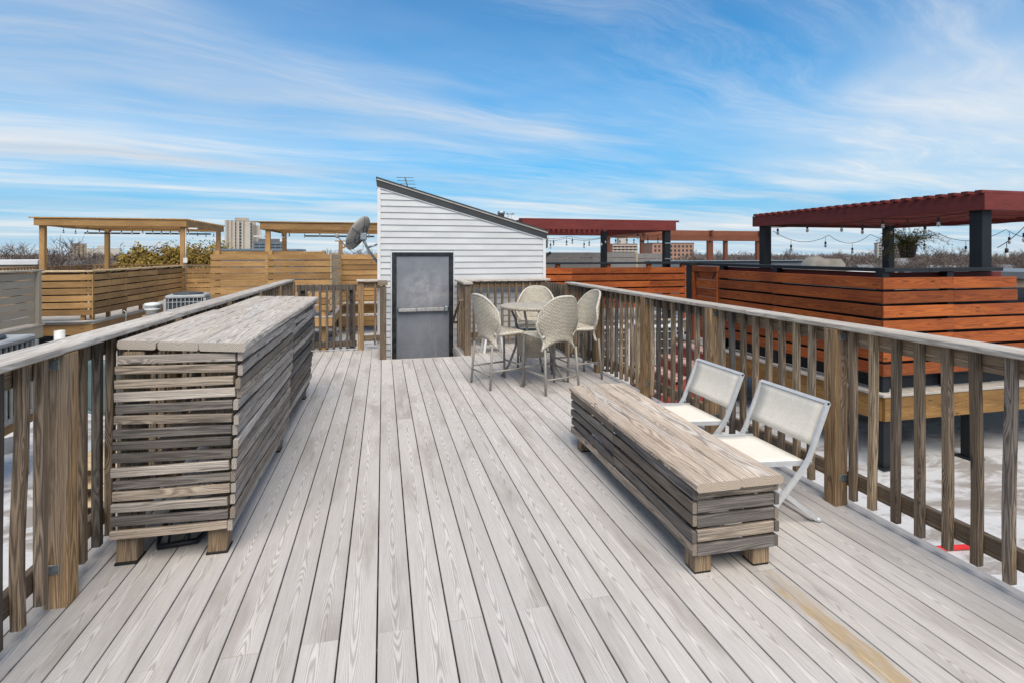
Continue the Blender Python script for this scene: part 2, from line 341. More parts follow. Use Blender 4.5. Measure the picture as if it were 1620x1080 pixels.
MESH = {}
def plank_mesh(L, Wd, T, m, segs=1, warp=0., variant=0, ch=None, skew=0.):
    key = (round(L, 3), round(Wd, 4), round(T, 4), m, segs, round(warp, 4), variant, ch, skew)
    if key in MESH: return MESH[key]
    c = ch if ch is not None else min(.004, Wd * .12, T * .12)
    prof = [(-Wd/2+c, -T/2), (Wd/2-c, -T/2), (Wd/2, -T/2+c), (Wd/2, T/2-c), (Wd/2-c, T/2), (-Wd/2+c, T/2), (-Wd/2, T/2-c), (-Wd/2, -T/2+c)]
    rr = random.Random(variant * 77 + 5)
    p1, p2, k1 = rr.uniform(0, 6.28), rr.uniform(0, 6.28), rr.uniform(.8, 1.6)
    vs, fs = [], []
    for i in range(segs + 1):
        t = i / segs; y = -L/2 + L * t
        dx = warp * math.sin(p1 + t * 3.1 * k1) if warp else 0; dz = warp * .7 * math.sin(p2 + t * 4.2 * k1) if warp else 0
        vs += [(x + dx, y + skew * x, z + dz) for x, z in prof]
    for i in range(segs):
        for j in range(8):
            a, b2 = i * 8 + j, i * 8 + (j + 1) % 8
            fs.append((a, a + 8, b2 + 8, b2))
    fs.append(tuple(range(8))); fs.append(tuple(reversed(range(segs * 8, segs * 8 + 8))))
    me = bpy.data.meshes.new('plank'); me.from_pydata(vs, [], fs); me.update(); me.materials.append(M[m])
    MESH[key] = me; return me
def frame(a, b, up):
    a, b, up = Vector(a), Vector(b), Vector(up)
    y = (b - a).normalized(); x = y.cross(up)
    if x.length < 1e-5: x = y.cross(Vector((1, 0, 0)))
    x.normalize(); z = x.cross(y)
    Mx = Matrix((x, y, z)).transposed().to_4x4(); Mx.translation = (a + b) / 2
    return Mx
def plank(name, parent, a, b, Wd, T, m, up=(0, 0, 1), segs=1, warp=0., variant=0, ch=None, jit=0., skew=0.):
    """board from a to b; T is measured along up, Wd across"""
    L = (Vector(b) - Vector(a)).length
    o = bpy.data.objects.new(name, plank_mesh(L, Wd, T, m, segs, warp, variant, ch, skew))
    Mx = FR[0] @ frame(a, b, up)
    if jit: Mx = Mx @ Matrix.Rotation(rnd.uniform(-jit, jit), 4, 'Z') @ Matrix.Rotation(rnd.uniform(-jit, jit), 4, 'X')
    return link(o, Mx, parent)
def mesh_obj(name, parent, vs, fs, m, Mx=None, smooth=False, uvs=None):
    me = bpy.data.meshes.new(name); me.from_pydata(vs, [], fs); me.update(); me.materials.append(M[m] if isinstance(m, str) else m)
    if uvs:
        ul = me.uv_layers.new(name='UVMap')
        for lp in me.loops: ul.data[lp.index].uv = uvs[lp.vertex_index]
    if smooth:
        for p in me.polygons: p.use_smooth = True
    o = bpy.data.objects.new(name, me)
    return link(o, FR[0] @ (Mx if Mx else Matrix.Identity(4)), parent)
def box(name, parent, lo, hi, m, ch=.003):
    """axis-aligned chamfered box; local origin at its centre"""
    lo, hi = Vector(lo), Vector(hi); c = (lo + hi) / 2; s = hi - lo
    key = ('box', tuple(round(v, 4) for v in s), m, ch)
    if key not in MESH:
        bm = bmesh.new(); bmesh.ops.create_cube(bm, size=1)
        for v in bm.verts: v.co = Vector((v.co.x * s.x, v.co.y * s.y, v.co.z * s.z))
        if ch: bmesh.ops.bevel(bm, geom=bm.edges[:], offset=min(ch, min(s) * .3), segments=1, affect='EDGES')
        me = bpy.data.meshes.new(name); bm.to_mesh(me); bm.free(); me.materials.append(M[m]); MESH[key] = me
    o = bpy.data.objects.new(name, MESH[key]); return link(o, FR[0] @ Matrix.Translation(c), parent)
def tube_geo(pts, r, n=8, closed_ends=True, radii=None):
    vs, fs = [], []
    pts = [Vector(p) for p in pts]; K = len(pts)
    prevx = None
    for i, p in enumerate(pts):
        t = (pts[min(i + 1, K - 1)] - pts[max(i - 1, 0)]).normalized()
        if prevx is None:
            x = t.cross(Vector((0, 0, 1)))
            if x.length < 1e-3: x = t.cross(Vector((1, 0, 0)))
        else: x = prevx - t * prevx.dot(t)
        x.normalize(); y = t.cross(x); prevx = x
        rr = radii[i] if radii else r
        vs += [tuple(p + (x * math.cos(k * 6.28318 / n) + y * math.sin(k * 6.28318 / n)) * rr) for k in range(n)]
    for i in range(K - 1):
        for k in range(n):
            a, b = i * n + k, i * n + (k + 1) % n
            fs.append((a, b, b + n, a + n))
    if closed_ends: fs.append(tuple(reversed(range(n)))); fs.append(tuple(range((K - 1) * n, K * n)))
    return vs, fs
def tube(name, parent, pts, r, m, n=8, smooth=True, radii=None):
    vs, fs = tube_geo(pts, r, n, True, radii)
    return mesh_obj(name, parent, vs, fs, m, None, smooth)
def lathe(name, parent, prof, m, n=24, c=(0, 0, 0), smooth=True, uvscale=None):
    vs, fs, uvs = [], [], []
    acc = 0
    for i, (r, z) in enumerate(prof):
        if i: acc += math.hypot(r - prof[i-1][0], z - prof[i-1][1])
        for k in range(n):
            a = k * 6.28318 / n
            vs.append((r * math.cos(a), r * math.sin(a), z)); uvs.append((a * max(r, .1), acc))
    for i in range(len(prof) - 1):
        for k in range(n):
            a, b = i * n + k, i * n + (k + 1) % n
            fs.append((a, b, b + n, a + n))
    fs.append(tuple(reversed(range(n)))); fs.append(tuple(range((len(prof) - 1) * n, len(prof) * n)))
    return mesh_obj(name, parent, vs, fs, m, Matrix.Translation(c), smooth, uvs)
def copy_tree(o, Mx, label=None, group=None):
    def rec(s, par):
        c2 = s.copy(); COL.objects.link(c2); c2.parent = par
        for chd in s.children: rec(chd, c2)
        return c2
    r = rec(o, None); r.matrix_basis = Mx; WM[r.name] = Mx
    if label: r['label'] = label
    if group: r['group'] = group
    return r

# ================================================================== the setting
ROOF = -0.75
g = mesh_obj('ground', None, [(-3000, -600, -11), (3000, -600, -11), (3000, 4500, -11), (-3000, 4500, -11)], [(0, 1, 2, 3)], 'ground'); tag(g, kind='structure')
# the white flat roof all the decks stand on: a slab with the building below it
rt = struct('flat_roof', (0, 0, ROOF))
box('roof_membrane', rt, (-16, -7, ROOF - .3), (16, 24, ROOF), 'roof', 0)
box('building_wall', rt, (-15.9, -6.9, -11), (15.9, 23.9, ROOF - .3), 'brick_tan', 0)

# ---- our deck
deck = struct('deck', (0, 0, 0))
PITCH = .1418; X0 = -.023; GAP = .0065; BT = .025
for n in range(-11, 20):
    xa, xb = X0 + PITCH * n, X0 + PITCH * (n + 1)
    if n == -11: xa = -1.535
    if n == 19: xb = 2.752
    yend = 8.66 if n < 0 else (7.70 if n < 8 else 8.66)
    if n == -11 or n == 19: cuts = [4.3 + (.8 if n > 0 else 0)]
    elif n % 2 == 0: cuts = [2.155, 5.42 + rnd.choice((0, .41, .82))]
    else: cuts = [rnd.choice((4.9, 5.9, 6.3)) if n not in (-1, 0) else 5.4 + .5 * (n + 1)]
    ys = [-.7] + [c for c in cuts if c < yend - .5] + [yend]
    for i in range(len(ys) - 1):
        mm = 'deck_worn' if (n == 12 and i == 0) else 'deck'
        plank('deck_board', deck, ((xa + xb) / 2, ys[i] + .001, -BT / 2 + rnd.uniform(-.0008, .0008)), ((xa + xb) / 2, ys[i + 1] - .001, -BT / 2 + rnd.uniform(-.0008, .0008)), xb - xa - GAP, BT, mm, ch=.002)
plank('edge_board', deck, (-.02, 7.716, -.045), (1.125, 7.716, -.045), .09, .024, 'cap', up=(0, 1, 0))
for xx, y0, y1 in ((1.115, 7.73, 8.64), (-.035, 7.73, 8.64)):
    plank('edge_board', deck, (xx, y0, -.075), (xx, y1, -.075), .095, .022, 'cap', up=(1, 0, 0))
plank('rim_joist', deck, (2.72, -.7, -.15), (2.72, 8.66, -.15), .235, .038, 'rail', up=(1, 0, 0))
plank('rim_joist', deck, (-1.50, -.7, -.15), (-1.50, 8.66, -.15), .235, .038, 'rail', up=(1, 0, 0))
for k in range(22):
    y = -.4 + k * .42
    xr = (-1.47, 2.69) if y < 7.6 else (1.13, 2.69)
    plank('joist', deck, (xr[0], y, -.15), (xr[1], y, -.15), .22, .038, 'rail', up=(0, 1, 0))
for x in (-1.3, 0.6, 2.5):
    for y in (0.2, 2.6, 5.0, 7.4):
        box('pier_post', deck, (x - .045, y - .045, ROOF), (x + .045, y + .045, -.262), 'rail')
# stair down to the door
for k in range(2):
    z = -.22 - .24 * k
    plank('stair_tread', deck, (.02, 7.86 + .28 * k, z), (1.09, 7.86 + .28 * k, z), .27, .03, 'deck')

# ---- railings
def brackets(parent, x, y, z, side):
    """galvanised angle: one leaf on the post face, the other on the stringer"""
    box('bracket', parent, (x - .028, y - .003, z - .02), (x + .028, y + .0005, z + .02), 'galv', .001)
    box('bracket', parent, (x + side * .03 - .002, y - .055, z - .02), (x + side * .03 + .002, y - .003, z + .02), 'galv', .001)
def rail_run(root, xin, s, y_posts, ztop, y0, y1, capmat='cap', warpnear=False):
    """s=+1: outside lies at +X.  xin = inner post face"""
    xp = xin + s * .0445
    for yp in y_posts:
        plank('post', root, (xp, yp, .0), (xp, yp, ztop - .033), .089, .089, 'post', up=(0, 1, 0), ch=.004)
    xb = xin + s * .062; xs = xin + s * .101
    plank_y = [y0] + [ (y0 + y1) / 2 ] + [y1]
    for i in range(2):
        plank('cap_rail', root, (xin + s * .082, plank_y[i] + .001, ztop - .016), (xin + s * .082, plank_y[i + 1] - .001, ztop - .016), .145, .032, capmat, ch=.006, segs=6, warp=.002, variant=i)
    edges = [y0] + list(y_posts) + [y1]
    for i in range(len(edges) - 1):
        a = edges[i] + (.046 if i > 0 else 0); b = edges[i + 1] - (.046 if i + 1 < len(edges) - 1 else 0)
        if b - a < .1: continue
        for zc in (ztop - .033 - .047, .16):
            plank('stringer', root, (xs, a, zc), (xs, b, zc), .089, .036, 'rail', up=(1, 0, 0))
        n = max(1, int((b - a - .075) / .1326) + 1)
        for k in range(n):
            y = b - .058 - .1326 * k + rnd.uniform(-.004, .004)
            v = rnd.randrange(5)
            plank('baluster', root, (xb, y, .06 + rnd.uniform(-.008, .008)), (xb, y, ztop - .034), .037, .037, rnd.choice(('rail', 'rail', 'rail_dark', 'rail_tan')), up=(1, 0, 0), segs=6, warp=rnd.choice((.001, .002, .004 if not warpnear else .007)), variant=v, ch=.003)
        if i + 1 < len(edges) - 1 or True:
            if i > 0 :
                pass
        if i + 1 < len(edges) - 1:
            yp = edges[i + 1] - .0445
            for zc in (ztop - .075, .165): brackets(root, xp + s * .012, yp, zc, s)
rr = thing('deck_railing', 'weathered wooden railing along the right edge of the deck, behind the cream chairs', 'railing', (2.65, 4., 0))
rail_run(rr, 2.60, 1, [1.41, 2.643, 3.875, 5.02, 6.27, 7.385], 1.075, -.6, 7.43)
rl = thing('deck_railing', 'weathered wooden railing along the left edge, behind the long slatted bars', 'railing', (-1.4, 4., 0))
rail_run(rl, -1.297, -1, [1.44, 2.668, 3.9, 5.1, 6.3, 7.5, 8.58], 1.10, -.6, 8.63, warpnear=True)
# gates: no cap, balusters on the face
def gate(root, p0, p1, nrm, z0, z1, n):
    p0, p1, nrm = Vector(p0), Vector(p1), Vector(nrm)
    dv = (p1 - p0)
    for z in (z0 + .05, z1 - .05):
        plank('gate_rail', root, p0 + Vector((0, 0, z)), p1 + Vector((0, 0, z)), .089, .036, 'rail_dark', up=nrm)
    for k in range(n):
        p = p0 + dv * ((k + .35) / (n - .3)) - nrm * .038
        plank('baluster', root, p + Vector((0, 0, z0)), p + Vector((0, 0, z1)), .037, .037, 'rail_dark', up=nrm, variant=k % 5, segs=4, warp=.001)
        box('end_cap', root, p + Vector((-.02, -.02, z0 - .018)), p + Vector((.02, .02, z0)), 'black', .002)
    for t in (.08, .92):
        p = p0 + dv * t + nrm * .06
        plank('gate_post', root, p + Vector((0, 0, .02)), p + Vector((0, 0, z1 - .1)), .085, .04, 'rail_dark', up=nrm)
    for t0, t1 in ((.05, .25), (.75, .95)):
        za, zb = (.03 + z0, .24 + z0) if t0 < .5 else (z0 + .03, z0 + .24)
        a = p0 + dv * (t0 if t0 < .5 else t1); b = p0 + dv * (t1 if t0 < .5 else t0)
        for sgn in (0, 1):
            z_a, z_b = (z0 + .26, z0 + .05) if sgn == 0 else (z1 - .3, z1 - .09)
            tube('tie_rod', root, [a + nrm * .03 + Vector((0, 0, z_a)), b + nrm * .03 + Vector((0, 0, z_b))], .004, 'black', 6)
gl = thing('deck_gate', 'weathered wooden gate with dark balusters beside the far end of the slatted bars', 'gate', (-.8, 8.62, 0))
gate(gl, (-1.27, 8.62, 0), (-.40, 8.62, 0), (0, 1, 0), .05, 1.02, 9)
gr_ = thing('deck_gate', 'weathered gate at the far right corner between white shed and right railing', 'gate', (2.64, 8., 0))
gate(gr_, (2.66, 7.47, 0), (2.66, 8.42, 0), (1, 0, 0), .05, 1.03, 8)
# railing round the stairwell, left
sl = thing('stair_railing', 'short weathered railing left of the grey door, between gate and stairwell', 'railing', (-.2, 8.4, 0))
plank('post', sl, (-.335, 8.62, 0), (-.335, 8.62, 1.06), .089, .089, 'post', up=(0, 1, 0))
plank('post', sl, (.0, 7.775, -.3), (.0, 7.775, 1.03), .089, .089, 'rail', up=(0, 1, 0))
plank('cap_rail', sl, (-.40, 8.60, 1.076), (-.03, 8.60, 1.076), .14, .032, 'cap')
plank('cap_rail', sl, (-.005, 7.72, 1.0605), (-.005, 8.53, 1.0605), .14, .032, 'rail')
plank('stringer', sl, (-.29, 8.63, 1.0), (-.05, 8.63, 1.0), .089, .036, 'post', up=(0, 1, 0))
plank('stringer', sl, (-.29, 8.63, .17), (-.05, 8.63, .17), .089, .036, 'rail', up=(0, 1, 0))
plank('stringer', sl, (.012, 7.82, .17), (.012, 8.6, .17), .089, .036, 'rail', up=(1, 0, 0))
plank('stringer', sl, (.012, 7.82, 1.0), (.012, 8.6, 1.0), .089, .036, 'rail', up=(1, 0, 0))
plank('baluster', sl, (-.12, 8.592, .07), (-.12, 8.592, 1.05), .037, .037, 'rail', up=(0, 1, 0))
# railing round the stairwell, right, then along the shed wall
sr = thing('stair_railing', 'weathered L-shaped railing right of the grey door, along the white siding', 'railing', (1.8, 8.4, 0))
plank('post', sr, (1.213, 7.79, 0), (1.213, 7.79, 1.04), .089, .089, 'rail', up=(0, 1, 0))
plank('post', sr, (1.213, 8.56, 0), (1.213, 8.56, 1.04), .089, .089, 'post', up=(0, 1, 0))
plank('post', sr, (2.60, 8.56, 0), (2.60, 8.56, 1.04), .089, .089, 'rail', up=(0, 1, 0))
plank('cap_rail', sr, (1.213, 7.72, 1.058), (1.213, 8.48, 1.058), .14, .032, 'cap')
plank('cap_rail', sr, (1.135, 8.555, 1.0595), (2.72, 8.555, 1.0595), .145, .034, 'cap')
for zc in (.99, .17):
    plank('stringer', sr, (1.255, 8.58, zc), (2.56, 8.58, zc), .089, .036, 'post' if zc > .5 else 'rail', up=(0, 1, 0))
    plank('stringer', sr, (1.213, 7.84, zc), (1.213, 8.515, zc), .089, .036, 'rail', up=(1, 0, 0))
for k in range(11):
    x = 1.32 + k * .118
    plank('baluster', sr, (x, 8.542, .05), (x, 8.542, 1.042), .037, .037, 'rail', up=(0, 1, 0), variant=k % 5, segs=4, warp=.001)
for k in range(5):
    y = 7.90 + k * .13
    plank('baluster', sr, (1.176, y, .05), (1.176, y, 1.042), .037, .037, 'rail', up=(1, 0, 0))
tube('handrail', sr, [(1.16, 7.80, .80), (1.10, 7.82, .80), (1.08, 8.45, .40), (1.16, 8.47, .40)], .019, 'rail', 8)

# ================================================================== stair head house with white siding
SY = 8.70
SX0, SX1 = -.088, 2.703
def roofz(x): return 2.545 + (1.735 - 2.545) * (x - SX0) / (SX1 - SX0)
shed = thing('stair_house', 'white clapboard stair house with black sloping roof edge at the end of the deck', 'shed', ((SX0 + SX1) / 2, SY, ROOF))
EXPO = .0995
DX0, DX1, DZ1 = .137, 1.120, 1.512        # door frame outside
def clap(x0, x1, z0, z1):
    """one clapboard, its top cut by the roof line"""
    pts = []
    zt = lambda x: min(z1, roofz(x))
    if roofz(x0) < z0 + .004: return
    xe = x1
    if roofz(x1) < z0:          # clipped on the right
        xe = SX0 + (z0 - 2.545) * (SX1 - SX0) / (1.735 - 2.545)
    xs = [x0]
    if roofz(xe) < z1 < roofz(x0): xs.append(SX0 + (z1 - 2.545) * (SX1 - SX0) / (1.735 - 2.545))
    xs.append(xe)
    vs, fs = [], []
    cx, cz = (x0 + xe) / 2, (z0 + z1) / 2
    K = len(xs)
    for x in xs: vs.append((x - cx, -.017, z0 - cz))                   # bottom edge proud
    for x in xs: vs.append((x - cx, -.017 + .015 * (zt(x) - z0) / EXPO, max(zt(x), z0 + .001) - cz))
    for x in xs: vs.append((x - cx, .004, z0 - cz))
    fs = []
    for i in range(K - 1):
        fs.append((i, i + 1, K + i + 1, K + i)); fs.append((i + 1, i, 2 * K + i, 2 * K + i + 1))
    mesh_obj('clapboard', shed, vs, fs, 'white_vinyl', Matrix.Translation((cx, SY, cz)))
z = ROOF + .02
while z < 2.55:
    z1 = z + EXPO
    xl, xr = SX0 + .045, SX1 - .045
    if z < DZ1 + .03:
        clap(xl, DX0 - .012, z, min(z1, 9)); clap(DX1 + .012, xr, z, z1)
    else: clap(xl, xr, z, z1)
    z = z1
# core walls behind the boards
def prism_x(name, parent, x0, x1, y0, y1, z0, m, f, off=0.):
    vs = [(x0, y0, z0), (x1, y0, z0), (x1, y1, z0), (x0, y1, z0), (x0, y0, f(x0) + off), (x1, y0, f(x1) + off), (x1, y1, f(x1) + off), (x0, y1, f(x0) + off)]
    return mesh_obj(name, parent, vs, [(0, 3, 2, 1), (4, 5, 6, 7), (0, 1, 5, 4), (1, 2, 6, 5), (2, 3, 7, 6), (3, 0, 4, 7)], m)
prism_x('wall', shed, SX0 + .01, SX1 - .01, SY + .006, SY + 3.4, ROOF, 'white_vinyl', roofz, -.01)
prism_x('corner_trim', shed, SX0, SX0 + .05, SY - .022, SY + .03, ROOF, 'white_metal', roofz)
prism_x('corner_trim', shed, SX1 - .05, SX1, SY - .022, SY + .03, ROOF, 'white_metal', roofz)
def sloped(name, x0, x1, y0, y1, za, zb, m):
    """slab following the roof line between heights za and zb above it"""
    vs = []
    for zz in (za, zb):
        for x, y in ((x0, y0), (x1, y0), (x1, y1), (x0, y1)): vs.append((x, y, roofz(x) + zz))
    return mesh_obj(name, shed, vs, [(0, 3, 2, 1), (4, 5, 6, 7), (0, 1, 5, 4), (1, 2, 6, 5), (2, 3, 7, 6), (3, 0, 4, 7)], m)
sloped('frieze_trim', SX0 - .01, SX1 + .01, SY - .026, SY + .0, -.004, .014, 'white_metal')
sloped('fascia_board', SX0 - .005, SX1 + .02, SY - .034, SY + .02, .015, .115, 'shingle')
sloped('drip_edge', SX0 - .01, SX1 + .03, SY - .045, SY + .03, .1152, .143, 'shingle_edge')
sloped('roof', SX0 - .02, SX1 + .04, SY - .055, SY + 3.5, .1433, .160, 'shingle')
# door
box('frame_trim', shed, (DX0 - .016, SY - .03, ROOF + .05), (DX0, SY + .01, DZ1 + .016), 'white_metal')
box('frame_trim', shed, (DX1, SY - .03, ROOF + .05), (DX1 + .016, SY + .01, DZ1 + .016), 'white_metal')
box('frame_trim', shed, (DX0 + .0005, SY - .03, DZ1 + .0005), (DX1 - .0005, SY + .01, DZ1 + .016), 'white_metal')
FW = .07
box('door_frame', shed, (DX0 + .0005, SY - .026, ROOF + .05), (DX0 + FW, SY + .012, DZ1), 'frame')
box('door_frame', shed, (DX1 - FW, SY - .026, ROOF + .05), (DX1 - .0005, SY + .012, DZ1), 'frame')
box('door_frame', shed, (DX0 + FW + .0005, SY - .026, DZ1 - .055), (DX1 - FW - .0005, SY + .012, DZ1 - .0005), 'frame')
door = box('door', shed, (DX0 + FW + .004, SY - .008, ROOF + .07), (DX1 - FW - .004, SY + .02, DZ1 - .06), 'door', .003)
tag(door, 'scuffed grey metal door with a push bar')
pb = box('push_bar', door, (DX0 + .10, SY - .075, .565), (DX0 + .385, SY - .035, .615), 'steel', .004)
box('push_bar', door, (DX0 + .392, SY - .072, .567), (DX1 - .155, SY - .036, .62), 'steel', .004)
box('push_bar_head', door, (DX1 - .15, SY - .085, .56), (DX1 - .098, SY - .0085, .64), 'galv', .005)
box('push_bar_foot', door, (DX0 + .09, SY - .06, .56), (DX0 + .1, SY - .0085, .62), 'black', .002)
box('push_bar_foot', door, (DX0 + .386, SY - .07, .563), (DX0 + .391, SY - .0085, .618), 'black', .001)
box('door_stop', door, (DX1 - .098, SY - .05, .575), (DX1 - .078, SY - .0085, .62), 'black', .003)
gut = tube('gutter_pipe', shed, [(SX1 + .035, SY + .02, 1.80), (SX1 + .035, SY + .02, 1.73), (SX1 + .05, SY + .1, 1.60)], .022, 'galv', 8)
# things on the shed roof
an = thing('tv_antenna', 'thin metal tv antenna standing on the black roof of the stair house', 'antenna', (.43, 9.6, roofz(.43) + .16))
bz = roofz(.43) + .16
tube('mast', an, [(.455, 9.62, bz + .02), (.38, 9.66, bz + .30)], .012, 'dish_dark', 6)
for k in range(5):
    t = k / 4; px, pz = .38 + .065 * t, bz + .295 - .23 * t
    tube('rod', an, [(px - .15, 9.66, pz), (px + .15, 9.66, pz + .003)], .005, 'dish_dark', 5)
vs, fs = [], []
vb = box('roof_vent', an, (.33, 9.45, bz - .0), (.72, 9.6, bz + .02), 'shingle'); vb.matrix_basis = vb.matrix_basis @ Matrix.Rotation(math.atan2(.81, 2.791), 4, 'Y')
an2 = thing('tv_antenna', 'long thin antenna rods lying low above the middle of the sloping roof', 'antenna', (1.0, 9.6, roofz(1.0) + .16))
zz = roofz(1.05) + .16
tube('boom', an2, [(.75, 9.7, zz + .10), (1.2, 9.7, zz + .06)], .008, 'dish_dark', 5)
for k, x in enumerate((.80, .92, 1.06, 1.18)):
    tube('rod', an2, [(x - .10, 9.66, zz + .095 - .012 * k), (x + .12, 9.74, zz + .092 - .012 * k)], .004, 'dish_dark', 5)
tube('mast', an2, [(1.0, 9.7, roofz(1.0) + .155), (1.0, 9.7, zz + .08)], .01, 'dish_dark', 6)
vp = thing('flue_vent', 'small galvanised flue cap behind the low end of the sloping shed roof', 'vent', (2.26, 10.2, roofz(2.26)))
lathe('pipe', vp, [(.06, 0), (.06, .30), (.075, .305), (.075, .36), (.06, .365)], 'galv', 16, (2.26, 10.2, roofz(2.26) + .1))
for dx in (.14, .22): tube('bracket_rod', vp, [(2.26 + dx, 10.2, roofz(2.3) + .1), (2.26 + dx, 10.2, roofz(2.3) + .43)], .012, 'galv', 6)
tube('bracket_rod', vp, [(2.36, 10.2, roofz(2.3) + .43), (2.52, 10.2, roofz(2.3) + .43)], .014, 'galv', 6)
# satellite dish on the left wall
sdh = thing('satellite_dish', 'grey satellite dish seen from behind on the left side of the white shed', 'satellite dish', (-.1, 9.4, 1.35))
nz_ = Vector((-.74, .46, .49)).normalized(); nx_ = Vector((0, 0, 1)).cross(nz_).normalized(); ny_ = nz_.cross(nx_)
Mx = Matrix((nx_, ny_, nz_)).transposed().to_4x4(); Mx.translation = (-.35, 9.35, 1.80)
vs, fs = [], []
NR, NA = 6, 28
for side in (0, 1):
    for i in range(NR + 1):
        r = i / NR
        for k in range(NA):
            a = k * 6.28318 / NA
            vs.append((.265 * r * math.cos(a), .325 * r * math.sin(a), .085 * r * r + side * .006))
for side in (0, 1):
    o_ = side * (NR + 1) * NA
    for i in range(NR):
        for k in range(NA):
            a, b = o_ + i * NA + k, o_ + i * NA + (k + 1) % NA
            fs.append((a, b, b + NA, a + NA) if side else (a, a + NA, b + NA, b))
for k in range(NA):
    a, b = NR * NA + k, NR * NA + (k + 1) % NA; h = (NR + 1) * NA
    fs.append((a, a + h, b + h, b))
dm = mesh_obj('dish', sdh, vs, fs, 'dish', Mx, True)
for k in range(6):
    a = k * 6.28318 / 6 + .3
    pts = [Mx @ Vector((.265 * r * math.cos(a), .325 * r * math.sin(a), .085 * r * r - .006)) for r in (.15, .5, .97)]
    tube('rib', sdh, pts, .008, 'dish_dark', 5)
pts = [Mx @ Vector((.14 * math.cos(k * .3142), .17 * math.sin(k * .3142), .085 * .25 - .006)) for k in range(21)]
tube('rib', sdh, pts, .007, 'dish_dark', 5)
hub = Mx @ Vector((0, 0, -.03))
vs_ = []
box('mount', sdh, hub - Vector((.05, .05, .06)), hub + Vector((.06, .05, .06)), 'galv', .01)
tube('mount_arm', sdh, [hub + Vector((0, 0, -.03)), hub + Vector((.05, .02, -.16)), (-.22, 9.4, 1.52), (-.078, 9.45, 1.32)], .024, 'galv', 8)
tube('mount_arm', sdh, [(-.24, 9.4, 1.60), (-.08, 9.42, 1.66)], .016, 'galv', 8)
fb_ = Mx @ Vector((0, -.325, .085)); tip = Vector((-.74, 9.25, 1.79))
tube('feed_arm', sdh, [fb_, fb_.lerp(tip, .5) + Vector((0, 0, -.02)), tip], .010, 'galv', 6)
lathe('feed_horn', sdh, [(.012, -.04), (.026, -.03), (.03, .02), (.022, .04)], 'dish', 12, tip)
tube('cable', sdh, [hub, hub + Vector((.0, 0, -.22)), fb_ + Vector((.06, 0, -.06)), fb_], .004, 'black', 5)

